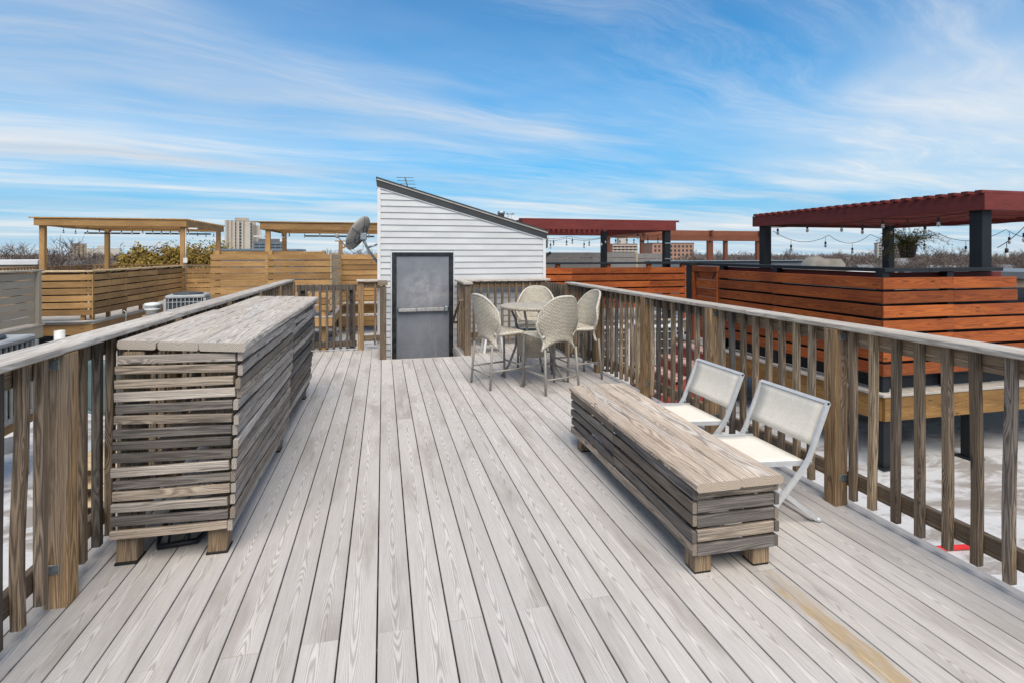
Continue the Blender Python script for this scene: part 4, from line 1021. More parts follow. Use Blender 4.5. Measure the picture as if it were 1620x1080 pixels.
# ---- right, farther: second rust fence and pergola
platform(2.9, 6.75, 10.58, 14.6, .037, 'rail', ('y0',), posts=((3.2, 10.65), (4.6, 10.65), (6.6, 10.65)))
f2 = thing('stained_fence', 'rust-orange slat fence with black cap right of the white shed, farther back', 'fence', (4.8, 10.65, .037))
slats_x(f2, 10.65, 2.95, 6.62, 1.19, 6, .1503, .122, 'orange', -1, (3.9, 5.72))
for x in (3.6, 4.75, 5.72, 6.55): box('post', f2, (x - .045, 10.67, .037), (x + .045, 10.76, 1.268), 'orange')
plank('cap_rail', f2, (2.9, 10.70, 1.29), (6.7, 10.70, 1.29), .14, .042, 'blackwood')
for zz in (1.1, .9, .7, .5): plank('dark_gap_board', f2, (2.95, 10.79, zz), (6.6, 10.79, zz), .18, .02, 'redwood', up=(0, 1, 0))
p2 = thing('red_pergola', 'dark red pergola just right of the white shed, on black posts', 'pergola', (4.7, 12.5, .037))
QX0, QX1, QY0, QY1 = 2.83, 6.42, 10.78, 14.3
for y in (QY0, QY1): plank('beam', p2, (QX0, y, 2.11), (QX1, y, 2.11), .19, .04, 'redwood', up=(0, 1, 0))
for x in (QX0 + .02, QX1 - .1): plank('beam', p2, (x, QY0 + .025, 2.109), (x, QY1 - .025, 2.109), .188, .04, 'redwood', up=(1, 0, 0))
plank('roof_slat', p2, (QX0 - .05, QY0 + .02, 2.224), (QX1 + .08, QY0 + .02, 2.224), .075, .036, 'redwood')
for k in range(22): plank('roof_slat', p2, (QX0 + .06 + k * .155, QY0 + .07, 2.215), (QX0 + .06 + k * .155, QY1 + .05, 2.215), .06, .036, 'redwood')
for x, y in ((6.24, 10.87), (5.75, 13.25), (3.0, 14.1)): box('post', p2, (x - .07, y - .07, .037), (x + .07, y + .07, 2.10), 'blackwood', .006)
for zz in (1.37, 1.72): box('strap', p2, (6.16, 10.785, zz), (6.32, 10.797, zz + .02), 'galv', .001)
string_lights('bulb string under the dark red pergola beside the shed', [(2.95, 10.9, 1.86), (3.9, 11.0, 1.84), (4.9, 10.95, 1.90), (5.6, 11.0, 2.0), (6.2, 10.95, 1.95)], 10, .07, sag=.08)
string_lights('second bulb string deeper under the pergola beside the shed', [(3.2, 12.0, 1.95), (4.4, 12.2, 1.92), (5.5, 12.4, 1.95), (6.3, 12.2, 1.98)], 7, .07, sag=.08)
hc = thing('black_hose', 'black curved pipe standing behind the fence right of the shed', 'pipe', (3.4, 11.2, .04))
tube('pipe', hc, [(3.36, 11.2, .05), (3.38, 11.2, 1.30), (3.45, 11.2, 1.42), (3.60, 11.2, 1.52)], .03, 'black', 8)
# grey slat screen behind
gs = thing('slat_screen', 'grey horizontal slat screen behind the pergola beside the shed', 'screen', (5.2, 14.75, .037))
slats_x(gs, 14.75, 3.0, 7.45, 1.53, 8, .165, .150, 'greyslat', -1, (4.6, 6.0))
for x in (3.05, 4.6, 6.0, 7.4): box('post', gs, (x - .04, 14.77, .037), (x + .04, 14.85, 1.5), 'greyslat')
gs2 = thing('slat_screen', 'short dark grey slat screen right of the longer grey screen', 'screen', (8.0, 14.9, ROOF))
slats_x(gs2, 14.9, 7.55, 8.6, 1.50, 12, .165, .15, 'greyslat', -1)
box('post', gs2, (7.49, 14.87, ROOF), (7.57, 14.95, 1.56), 'cedar_pale'); box('post', gs2, (8.55, 14.92, ROOF), (8.62, 14.99, 1.45), 'greyslat')
# brown pergola
platform(8.1, 13.3, 15.6, 19.2, .037, 'brownwood', ('y0', 'x0'), posts=((8.3, 15.8), (10.6, 15.8), (13.0, 15.8)))
p3 = thing('brown_pergola', 'brown wooden pergola with many posts, far behind the fences on the right', 'pergola', (10.8, 17.2, .037))
for y in (16.2, 19.0):
    plank('beam', p3, (8.32, y, 2.20), (13.1, y, 2.20), .18, .05, 'brownwood', up=(0, 1, 0))
plank('beam', p3, (8.32, 16.145, 2.02), (13.0, 16.145, 2.02), .17, .04, 'brownwood', up=(0, 1, 0))
for x in (8.42, 10.95, 12.9):
    plank('beam', p3, (x, 16.0, 2.205), (x, 19.2, 2.205), .185, .05, 'brownwood', up=(1, 0, 0))
    box('post', p3, (x - .06, 16.18, .037), (x + .06, 16.30, 2.11), 'brownwood'); box('post', p3, (x - .06, 18.92, .037), (x + .06, 19.04, 2.11), 'brownwood')
for x in (11.6,): box('post', p3, (x - .06, 16.18, .037), (x + .06, 16.30, 2.11), 'brownwood')
bw = thing('low_parapet', 'low black capped parapet below the brown pergola', 'parapet', (9.5, 13.5, ROOF))
box('wall', bw, (7.2, 13.4, ROOF), (13.2, 13.6, 1.24), 'slate'); box('cap', bw, (7.15, 13.36, 1.2402), (13.25, 13.64, 1.28), 'blackwood')
box('flashing', bw, (7.3, 13.62, 1.22), (13.2, 13.75, 1.30), 'galv')

# ---- left: taupe fence, pine fences and pergolas
platform(-11.0, -6.84, 8.4, 13.05, .04, 'taupe', ('x1', 'y0'), fh=.24, postm='taupe', posts=((-6.95, 12.6), (-6.95, 10.8), (-6.95, 9.0)))
tf = thing('taupe_fence', 'taupe painted slat fence at the far left edge', 'fence', (-6.9, 11., .04))
slats_y(tf, -6.93, 8.5, 12.86, 1.105, 7, .1475, .137, 'taupe', 1, (10.6,))
plank('post', tf, (-6.905, 12.91, .04), (-6.905, 12.91, 1.128), .10, .10, 'taupe', up=(0, 1, 0))
plank('post', tf, (-6.97, 10.6, .04), (-6.97, 10.6, 1.128), .06, .05, 'taupe', up=(1, 0, 0))
plank('cap_rail', tf, (-6.93, 8.4, 1.146), (-6.93, 13.05, 1.146), .15, .034, 'taupe')
platform(-11.2, -6.09, 13.34, 23.7, .0, 'cedar', ('x1', 'y0'), fh=.23, postm='cedar', posts=((-6.3, 13.6), (-6.3, 16), (-6.3, 18.6), (-8.4, 13.6)))
fa = thing('pine_fence', 'yellow pine slat fence with a mitred corner, below the left pergola', 'fence', (-6.15, 13.4, 0))
slats_y(fa, -6.15, 13.415, 18.9, 1.04, 6, .152, .126, 'cedar', 1, (15.0, 16.8))
slats_x(fa, 13.40, -9.2, -6.163, 1.04, 6, .152, .126, 'cedar', -1, (-7.9,))
plank('corner_strip', fa, (-6.150, 13.400, .10), (-6.150, 13.400, 1.045), .024, .024, 'cedar', up=(0, 1, 0))
for y in (13.5, 14.2, 15.0, 15.9, 16.8, 17.8, 18.75): plank('post', fa, (-6.205, y, 0), (-6.205, y, 1.098), .08, .07, 'cedar', up=(1, 0, 0))
for x in (-6.35, -7.9): plank('post', fa, (x, 13.455, 0), (x, 13.455, 1.098), .08, .07, 'cedar', up=(0, 1, 0))
plank('cap_rail', fa, (-6.20, 13.36, 1.116), (-6.20, 18.95, 1.116), .13, .034, 'cedar_pale')
plank('cap_rail', fa, (-9.2, 13.43, 1.1155), (-6.27, 13.43, 1.1155), .13, .034, 'cedar_pale')
for k in range(6): plank('dark_gap_board', fa, (-6.26, 13.55, 1.02 - k * .152), (-6.26, 18.8, 1.02 - k * .152), .10, .02, 'blackwood', up=(1, 0, 0))  # black boards stand in for the shade between the pine slats
for k in range(6): plank('dark_gap_board', fa, (-9.1, 13.51, 1.02 - k * .152), (-6.3, 13.51, 1.02 - k * .152), .10, .02, 'blackwood', up=(0, 1, 0))  # same along the front: gap shade given as black boards
fa2 = thing('pine_fence', 'short yellow pine slat fence between the corner fence and the tall pine fence', 'fence', (-4.6, 18.9, 0))
slats_x(fa2, 18.92, -6.10, -3.0, 1.0, 8, .152, .126, 'cedar', -1)
for x in (-6.0, -4.5, -3.1): plank('post', fa2, (x, 18.97, ROOF), (x, 18.97, 1.08), .08, .07, 'cedar', up=(0, 1, 0))
plank('cap_rail', fa2, (-6.10, 18.95, 1.10), (-3.0, 18.95, 1.10), .13, .034, 'rail')
cp = thing('conduit_pipe', 'grey conduit pipe running along the foot of the corner pine fence', 'pipe', (-6.1, 13.3, .03))
tube('pipe', cp, [(-9.0, 13.30, .03), (-6.30, 13.30, .03), (-6.10, 13.34, .03), (-6.05, 13.5, .03), (-6.05, 17.2, .03)], .028, 'conduit', 8)
for y in (14.6, 16.4): tube('hanger', cp, [(-6.04, y - .05, .14), (-6.01, y, .09), (-6.01, y, -.16)], .012, 'pvc', 6)
ba = thing('back_railing', 'pine baluster railing round the far side of the left pergola deck', 'railing', (-8.5, 23.4, 0))
for z in (1.06, .9): plank('rail', ba, (-10.75, 23.45, z), (-5.9, 23.45, z), .09 if z < 1 else .14, .035, 'cedar', up=(0, 1, 0) if z < 1 else (0, 0, 1))
for z in (1.06, .9): plank('rail', ba, (-10.8, 14.2, z), (-10.8, 23.45, z), .09 if z < 1 else .14, .035, 'cedar', up=(1, 0, 0) if z < 1 else (0, 0, 1))
for k in range(34): plank('baluster', ba, (-10.65 + k * .14, 23.41, .1), (-10.65 + k * .14, 23.41, 1.04), .036, .036, 'cedar', up=(0, 1, 0))
for k in range(60): plank('baluster', ba, (-10.76, 14.4 + k * .15, .1), (-10.76, 14.4 + k * .15, 1.04), .036, .036, 'cedar', up=(0, 1, 0))
def pine_pergola(label, x0, x1, y0, y1, zt, posts, m='cedar', slat_n=16, lights=True):
    p = thing('pine_pergola', label, 'pergola', ((x0 + x1) / 2, (y0 + y1) / 2, 0))
    for y in (y0, y1): plank('beam', p, (x0, y, zt - .13), (x1, y, zt - .13), .22, .045, m, up=(0, 1, 0))
    for x in (x0 + .025, x1 - .025): plank('beam', p, (x, y0 + .026, zt - .131), (x, y1 - .026, zt - .131), .218, .045, m, up=(1, 0, 0))
    n = slat_n
    for k in range(n): plank('roof_slat', p, (x0 - .12, y0 - .02 + (y1 - y0 + .04) * k / (n - 1), zt - .001), (x1 + .03, y0 - .02 + (y1 - y0 + .04) * k / (n - 1), zt - .001), .075, .036, m)
    for k in range(5): plank('joist', p, (x0 + .06, y0 + (y1 - y0) * (k + .5) / 5, zt - .12), (x1 - .06, y0 + (y1 - y0) * (k + .5) / 5, zt - .12), .14, .04, m, up=(0, 1, 0))
    for x, y, zb in posts: plank('post', p, (x, y, zb), (x, y, zt - .20), .14, .14, m, up=(0, 1, 0))
    return p
p4 = pine_pergola('yellow pine pergola on the far left', -10.3, -6.15, 19.1, 23.2, 2.60, [(-10.15, 19.25, 0), (-6.3, 19.25, 0), (-10.1, 23.05, 0), (-6.3, 23.05, 0)])
for xa, xb in ((-9.7, -8.1), (-7.9, -5.9)): box('heater_bar', p4, (xa, 20.6, 2.16), (xb, 20.72, 2.21), 'black')
tube('riser_conduit', p4, [(-6.18, 19.12, .02), (-6.18, 19.12, 2.3)], .018, 'galv', 6); box('switch_box', p4, (-6.24, 19.06, 1.20), (-6.12, 19.10, 1.36), 'pvc')
box('flood_light', p4, (-6.1, 19.1, 2.28), (-5.85, 19.2, 2.33), 'pvc', .01)
string_lights('bulb string under the far left pine pergola', [(-9.9, 19.5, 2.33), (-8.6, 19.5, 2.33), (-7.4, 19.5, 2.33), (-6.4, 19.6, 2.33), (-6.3, 22.9, 2.33)], 16, .07, sag=.05, bulb_r=.03)
platform(-4.0, 1.2, 16.6, 22.0, .0, 'cedar', ('y0',), postm='cedar')
p5 = pine_pergola('yellow pine pergola just left of the white shed', -3.76, .9, 18.1, 21.4, 2.50, [(-3.55, 18.22, 0), (-3.55, 21.1, 0), (.7, 18.22, 0), (.7, 21.1, 0)])
for xa, xb in ((-2.6, -.3), (-.1, .7)): box('heater_bar', p5, (xa, 19.4, 2.08), (xb, 19.5, 2.13), 'black')
box('flood_light', p5, (-3.98, 18.2, 2.02), (-3.64, 18.28, 2.06), 'pvc', .01)
string_lights('bulb string under the pine pergola left of the shed', [(-3.5, 20.8, 2.25), (-3.2, 18.5, 2.25), (-1.8, 18.6, 2.24), (-.2, 18.6, 2.22), (.6, 18.6, 2.2)], 12, .07, sag=.05, bulb_r=.03)
platform(-3.82, -1.12, 12.98, 16.0, .04, 'cedar', ('y0', 'x1'), fh=.2, postm='cedar', posts=((-1.35, 13.2), (-2.5, 13.2), (-3.6, 13.2), (-1.3, 15.3)))
fb2 = thing('pine_fence', 'tall yellow pine slat fence left of the shed, its right side paler', 'fence', (-2.5, 13.06, .04))
slats_x(fb2, 13.06, -3.73, -1.205, 1.475, 9, .1478, .124, 'cedar', -1, (-2.55,))
slats_y(fb2, -1.185, 13.048, 15.9, 1.475, 9, .1478, .124, 'cedar_pale', 1)  # stronger light on this side is put into a paler pine colour
for x in (-3.6, -2.5, -1.35): plank('post', fb2, (x, 13.115, .04), (x, 13.115, 1.56), .09, .08, 'cedar', up=(0, 1, 0))
plank('top_rail', fb2, (-3.7, 13.175, 1.50), (-1.3, 13.175, 1.50), .09, .035, 'cedar', up=(0, 1, 0))
for y in (13.9, 14.8, 15.8): plank('post', fb2, (-1.25, y, .04), (-1.25, y, 1.5), .09, .08, 'cedar', up=(1, 0, 0))
for k in range(9): plank('dark_gap_board', fb2, (-3.7, 13.22, 1.40 - k * .1478), (-1.4, 13.22, 1.40 - k * .1478), .10, .02, 'blackwood', up=(0, 1, 0))  # black backing paints the gaps of the tall fence as dark as shade
fc = thing('pine_fence', 'yellow pine shiplap fence immediately left of the shed, behind the gate', 'fence', (-.4, 15.95, ROOF))
for k in range(14):
    zc = 1.40 - k * .148
    o_ = plank('slat', fc, (-1.16, 15.95, zc), (.35, 15.95, zc), .150, .02, 'cedar', up=(0, -1, .12))
for x in (-1.1, .3): plank('post', fc, (x, 16.02, ROOF), (x, 16.02, 1.46), .08, .08, 'cedar', up=(0, 1, 0))
for zz, yy in ((.10, 15.74), (-.22, 15.5)):
    plank('step', fc, (-1.1, yy, zz), (.3, yy, zz), .30, .04, 'cap')
tp = thing('pine_post', 'lone pine post with a bracketed top beside the satellite dish', 'post', (-1.2, 16.75, ROOF))
plank('shaft', tp, (-1.24, 16.75, ROOF), (-1.24, 16.75, 1.86), .11, .11, 'cedar', up=(0, 1, 0))
plank('top_plate', tp, (-1.40, 16.75, 1.875), (-.55, 16.75, 1.875), .12, .03, 'cedar')
plank('bracket', tp, (-1.17, 16.75, 1.66), (-.98, 16.75, 1.85), .06, .05, 'cedar', up=(0, 1, 0))

# ---- plant and pipes on the roof
def ac_unit(label, x, y, z0, w, h, m='ac_case', rz=0., stand=True):
    t = thing('ac_unit', label, 'air conditioner', (x, y, ROOF), rz)
    FR[0] = WM[t.name] @ Matrix.Translation((0, 0, -ROOF))
    F0 = FR[0].copy(); FR[0] = Matrix.Translation((x, y, 0)) @ Matrix.Rotation(rz, 4, 'Z')
    hw_ = w / 2
    box('coil', t, (-hw_ + .03, -hw_ + .03, z0 + .05), (hw_ - .03, hw_ - .03, z0 + h - .06), 'ac_dark', .03)
    box('base_pan', t, (-hw_, -hw_, z0), (hw_, hw_, z0 + .05), m, .01)
    box('top_cover', t, (-hw_ - .005, -hw_ - .005, z0 + h - .06), (hw_ + .005, hw_ + .005, z0 + h), m, .02)
    lathe('fan_grille', t, [(.03, z0 + h + .0005), (hw_ * .78, z0 + h + .0005), (hw_ * .80, z0 + h + .02), (hw_ * .6, z0 + h + .03), (.05, z0 + h + .035)], 'ac_dark', 24)
    for s_ in (-1, 1):
        for k in range(9):
            u_ = -hw_ + .05 + (w - .1) * k / 8
            box('louver_bar', t, (u_ - .006, s_ * (hw_ - .012) - .012, z0 + .05), (u_ + .006, s_ * (hw_ - .012) + .012, z0 + h - .06), m, .002)
            box('louver_bar', t, (s_ * (hw_ - .012) - .012, u_ - .006, z0 + .05), (s_ * (hw_ - .012) + .012, u_ + .006, z0 + h - .06), m, .002)
        for k in range(5):
            zz = z0 + .10 + (h - .22) * k / 4
            box('louver_rail', t, (-hw_ + .02, s_ * (hw_ - .006) - .005, zz - .006), (hw_ - .02, s_ * (hw_ - .006) + .005, zz + .006), m, .001)
    for sx in (-1, 1):
        for sy in (-1, 1): box('corner_post', t, (sx * hw_ - .02, sy * hw_ - .02, z0 + .05), (sx * hw_ + .02, sy * hw_ + .02, z0 + h - .06), m, .004)
    if stand and z0 > ROOF + .05:
        for sx in (-1, 1):
            box('stand_beam', t, (sx * hw_ * .8 - .05, -hw_ - .05, z0 - .10), (sx * hw_ * .8 + .05, hw_ + .05, z0 - .001), 'cedar')
            for sy in (-1, 1): box('stand_leg', t, (sx * hw_ * .8 - .045, sy * hw_ * .8 - .045, ROOF), (sx * hw_ * .8 + .045, sy * hw_ * .8 + .045, z0 - .101), 'cedar')
    FR[0] = Matrix.Identity(4)
    return t
ac_unit('grey louvred air conditioner in front of the pine fences, beyond the left railing', -3.40, 10.65, .05, .60, .72, rz=R(8))
ac_unit('pale topped air conditioner at the far left edge, just over the left railing', -3.85, 6.05, -.13, .80, .80, 'ac_case', rz=R(4))
ac_unit('air conditioner behind the red steps, nearer the gate', 5.2, 9.55, ROOF + .06, .80, .82, 'ac_white', rz=0)
ac_unit('air conditioner behind the right railing, near the wicker chairs', 4.2, 9.75, ROOF + .06, .75, .80, 'ac_white', rz=0)
def lbl(x, y, z0, z1):
    pass
vt = thing('roof_vent', 'white mushroom vent on a brick stub beside the grey air conditioner', 'vent', (-3.95, 10.6, ROOF))
box('stub', vt, (-4.07, 10.48, ROOF), (-3.83, 10.72, .42), 'brick_tan'); lathe('hood', vt, [(.10, .421), (.10, .50), (.125, .505), (.125, .53), (.10, .535), (.10, .575), (.14, .58), (.12, .62), (.04, .635)], 'pvc', 20, (-3.95, 10.6, 0))
for nm, lb, x, y, z1, r_ in (('vent_pipe', 'white vent pipe standing below the taupe fence, over the left railing', -5.3, 10.5, .20, .075), ('vent_pipe', 'short white roof pipe seen between the nearest left balusters', -5.5, 9.4, -.44, .10)):
    v_ = thing(nm, lb, 'pipe', (x, y, ROOF)); lathe('pipe', v_, [(r_, ROOF), (r_, z1), (r_ * .8, z1 + .002), (r_ * .8, z1 - .05)], 'pvc', 16, (x, y, 0)); lathe('flange', v_, [(r_ * 2.2, ROOF + .001), (r_ * 1.2, ROOF + .04)], 'roof', 16, (x, y, 0))
bk = thing('bucket', 'small white bucket on the roof below the left railing', 'bucket', (-4.17, 7.2, ROOF))
lathe('body', bk, [(.10, ROOF + .001), (.125, ROOF + .19), (.13, ROOF + .195), (.112, ROOF + .19), (.10, ROOF + .12)], 'pvc', 18, (-4.17, 7.2, 0)); lathe('soil', bk, [(.02, ROOF + .125), (.10, ROOF + .13)], 'pot', 14, (-4.17, 7.2, 0))
# teal plastic chair on pale pallets, behind the left railing
pl = thing('pallet_stack', 'pale slatted pallets on the roof behind the left railing', 'pallet', (-2.3, 5.25, ROOF))
for lv in range(4):
    z = ROOF + .04 + lv * .145
    for k in range(6): plank('pallet_slat', pl, (-2.42, 4.88 + k * .155, z + .085), (-1.82, 4.88 + k * .155, z + .085), .12, .022, 'cedar_pale')
    for x in (-2.38, -2.12, -1.86): plank('pallet_block', pl, (x, 4.82, z + .02), (x, 5.72, z + .02), .07, .10, 'cedar_pale')
tc_ = thing('teal_chair', 'teal plastic garden chair on the pallets behind the left railing', 'chair', (-2.13, 5.25, -.13))
FR[0] = Matrix.Translation((-2.13, 5.25, -.13)) @ Matrix.Rotation(R(-25), 4, 'Z')
def tback(u, v):
    return (u * (.27 - .05 * v * v), -.22 - .16 * v + .06 * u * u, .30 + .50 * v - .10 * abs(u) ** 3 * v), Vector((-u * .4, 1, .3)).normalized()
shell('backrest', tc_, tback, 10, 8, .02, 'teal')
def tseat(u, v): return (u * .27, -.22 + .46 * v, .32 + .03 * v - .02 * (1 - u * u)), (0, 0, 1)
shell('seat', tc_, tseat, 8, 6, .02, 'teal')
for sx in (-1, 1):
    tube('leg', tc_, [(sx * .26, .22, 0), (sx * .25, .20, .55)], .022, 'teal', 8); tube('leg', tc_, [(sx * .27, -.30, 0), (sx * .26, -.22, .55)], .022, 'teal', 8)
    tube('armrest', tc_, [(sx * .25, .22, .54), (sx * .28, .0, .56), (sx * .26, -.24, .55)], .025, 'teal', 8)
FR[0] = Matrix.Identity(4)
rh = thing('red_hose', 'red hose lying on the white roof under the right railing', 'hose', (4.2, 3.1, ROOF))
tube('hose', rh, [(3.0, 3.28, ROOF + .02), (3.6, 3.2, ROOF + .02), (4.0, 3.15, ROOF + .02), (4.34, 3.10, ROOF + .02)], .02, 'redhose', 8)

# ================================================================== the city beyond
GZ = -11.
def building(name, label, c, size, rz, m, faces=(), roofm='roofgrey', group=None, extra=None, cat='building'):
    """faces: list of (side, cols, rows, z0, z1, ww, wh, margin)"""
    t = thing(name, label, cat, (c[0], c[1], GZ), rz, group)
    FR[0] = WM[t.name].copy()
    w, dpt, h = size
    box('wall', t, (-w / 2, -dpt / 2, 0), (w / 2, dpt / 2, h), m, 0)
    box('roof', t, (-w / 2 - .15, -dpt / 2 - .15, h), (w / 2 + .15, dpt / 2 + .15, h + .35), roofm, 0)
    for side, cols, rows, z0, z1, ww, wh, mg in faces:
        for i in range(cols):
            for j in range(rows):
                f = (i + .5) / cols; zc = z0 + (z1 - z0) * (j + .5) / rows
                if side == 'y': x = -w / 2 + mg + (w - 2 * mg) * f; box('window', t, (x - ww / 2, -dpt / 2 - .12, zc - wh / 2), (x + ww / 2, -dpt / 2 + .02, zc + wh / 2), 'glass', 0)
                else:
                    s_ = 1 if side == 'x1' else -1; y = -dpt / 2 + mg + (dpt - 2 * mg) * f
                    box('window', t, (s_ * w / 2 - .12, y - ww / 2, zc - wh / 2), (s_ * w / 2 + .12, y + ww / 2, zc + wh / 2), 'glass', 0)
    if extra: extra(t)
    FR[0] = Matrix.Identity(4)
    return t
def tower_extra(t):
    for k in range(5): box('pier', t, (-10.9 + k * 2.9 , -9.9, 4), (-9.7 + k * 2.9, -9.0, 38.6), 'concrete_pale', 0)
    box('core', t, (3.2, -10.0, 0), (7.0, -9.0, 38.4), 'concrete_pale', 0); box('penthouse', t, (-4.2, -6, 38.85), (5.8, 6, 41.4), 'concrete', 0)
    box('shoulder', t, (11.0, -6, 0), (15.2, 7, 35.5), 'concrete_pale', 0)
    for k in range(5): box('fin', t, (7.3 + k * .8, -9.3, 4), (7.6 + k * .8, -9.0, 36), 'slate', 0)
building('apartment_tower', 'tall beige concrete tower with dark window strips, left of centre skyline', (-112, 470), (22, 18, 38.5), R(12), 'concrete', [('y', 5, 12, 8, 37.5, 1.3, 1.7, 1.4)], extra=tower_extra)
building('office_block', 'low blue-grey glass office block right of the tall beige tower', (-62, 324), (17, 12, 19.0), R(10), 'bluegrey', [('y', 6, 3, 13.5, 18.5, 2.4, .9, .5)], extra=lambda t: box('plant_room', t, (-6, -4, 19.35), (5, 4, 20.9), 'slate', 0))
building('brick_apartments', 'salmon brick apartment slab with balconies bands, seen under the pergola', (150, 316), (16, 14, 18.6), R(-12), 'brick_pink', [('y', 6, 5, 9, 18, 1.3, 1.2, .6)], extra=lambda t: [box('balcony_band', t, (-8.05, -7.5, 10.3 + 1.8 * k), (8.05, -7.0, 10.9 + 1.8 * k), 'concrete_pale', 0) for k in range(5)] + [box('penthouse', t, (-3, -3, 18.95), (3, 3, 23.0), 'concrete_pale', 0)])
building('brick_apartments', 'wide salmon brick apartment slab with a grid of small windows', (139, 240), (20.5, 14, 17.6), R(-12), 'brick_pink', [('y', 10, 6, 5, 17.2, 1.0, 1.1, .5)])
building('white_tower', 'pale tower block with grouped windows behind the hanging plant', (357, 310), (16, 18, 20.0), R(-42), 'concrete_pale', [('y', 8, 9, 2, 19.3, 1.2, 1.1, .6)], extra=lambda t: box('penthouse', t, (-5, -5, 20.35), (2, 3, 22.8), 'concrete', 0))
building('small_tower', 'small distant brown tower above the trees on the far left', (-278, 582), (11, 10, 21.8), R(25), 'brick_tan', [('y', 3, 8, 8, 21, 1.2, 1.0, 1.)])
building('far_block', 'distant pale blue block on the horizon at the left', (-612, 1383), (62, 30, 24), R(20), 'concrete_pale', [], extra=lambda t: box('penthouse', t, (-12, -8, 24.4), (8, 8, 31), 'concrete_pale', 0))
building('brick_rowhouse', 'low tan brick building with parapet at the far left skyline', (-34, 55), (8.5, 9, 11.6), R(24), 'brick_tan', [('y', 3, 1, 10.0, 11.3, .5, .9, .6)], roofm='roofwhite')
building('tan_shop', 'tan brick building with dark cornice at the right edge', (36.2, 23.0), (9, 9, 11.2), R(-58), 'brick_tan', [('y', 2, 1, 9.2, 10.6, 1.2, 1.0, .8)], roofm='slate', extra=lambda t: box('panel', t, (-4.4, -4.62, 8.2), (-3.3, -4.5, 11.1), 'cream', 0))
# metal clad penthouse parapet between the left pergolas
pp = thing('metal_parapet', 'dark grey metal clad roof box between the two pine pergolas', 'roof box', (-5.7, 26.6, GZ))
box('body', pp, (-7.2, 26.2, GZ), (-3.95, 29.0, 1.62), 'slate', 0)
for k in range(7): box('panel', pp, (-7.18 + k * .462, 26.165, .4), (-7.18 + k * .462 + .45, 26.2, 1.60), 'slate', .006)
box('coping', pp, (-7.3, 26.1, 1.6205), (-3.85, 29.1, 1.72), 'bluegrey', .01)
# houses in the middle distance
hrng = random.Random(31)
spots = []
for (xa, xb, d0, d1, cnt) in ((-.98, -.57, 120, 420, 26), (-.47, -.27, 140, 400, 8), (.33, .60, 120, 420, 18), (.60, .99, 95, 420, 46)):
    for k in range(cnt):
        a = hrng.uniform(xa, xb); zc = d0 * (d1 / d0) ** hrng.random()
        spots.append(((a * math.cos(YAW) + math.sin(YAW)) * zc, (math.cos(YAW) - a * math.sin(YAW)) * zc, zc))
wallm = ('cream', 'brick_tan', 'cream', 'concrete_pale', 'roofwhite', 'brick_tan'); words = ('cream', 'tan brick', 'cream', 'pale grey', 'white', 'tan brick')
for i, (x, y, zc) in enumerate(spots):
    if any((x - s[0]) ** 2 + (y - s[1]) ** 2 < 130 for s in spots[:i]): continue
    k = hrng.randrange(6); h = hrng.uniform(5.5, 8.8); w = hrng.uniform(6.5, 11); dpt = hrng.uniform(9, 15); flat = hrng.random() < .5
    rz = hrng.choice((0, R(90))) + R(hrng.uniform(-4, 4))
    t = thing('house', f"{'flat-roofed' if flat else 'gabled'} {words[k]} house among bare trees on the skyline {'left' if x < 0 else 'right'} of the white shed", 'house', (x, y, GZ), rz, f"distant {words[k]} {'flat' if flat else 'gabled'} houses {'left' if x < 0 else 'right'} of the shed")
    FR[0] = WM[t.name].copy()
    box('wall', t, (-w / 2, -dpt / 2, 0), (w / 2, dpt / 2, h), wallm[k], 0)
    if flat: box('roof', t, (-w / 2 - .1, -dpt / 2 - .1, h), (w / 2 + .1, dpt / 2 + .1, h + .3), hrng.choice(('roofwhite', 'roofwhite', 'roofgrey')), 0)
    else:
        rhh = hrng.uniform(1.6, 2.8); e = .3
        vs = [(-w/2-e, -dpt/2-e, h), (w/2+e, -dpt/2-e, h), (w/2+e, dpt/2+e, h), (-w/2-e, dpt/2+e, h), (0, -dpt/2-e, h+rhh), (0, dpt/2+e, h+rhh)]
        mesh_obj('roof', t, vs, [(3, 2, 1, 0), (0, 1, 4), (2, 3, 5), (1, 2, 5, 4), (3, 0, 4, 5)], hrng.choice(('roofgrey', 'roofgrey', 'roofwhite', 'roofgrey')))
    if zc < 160:
        for f in range(3):
            xw = -w / 2 + w * (f + .5) / 3; box('window', t, (xw - .45, -dpt / 2 - .05, h - 2.2), (xw + .45, -dpt / 2 + .02, h - .8), 'glass', 0)
    FR[0] = Matrix.Identity(4)

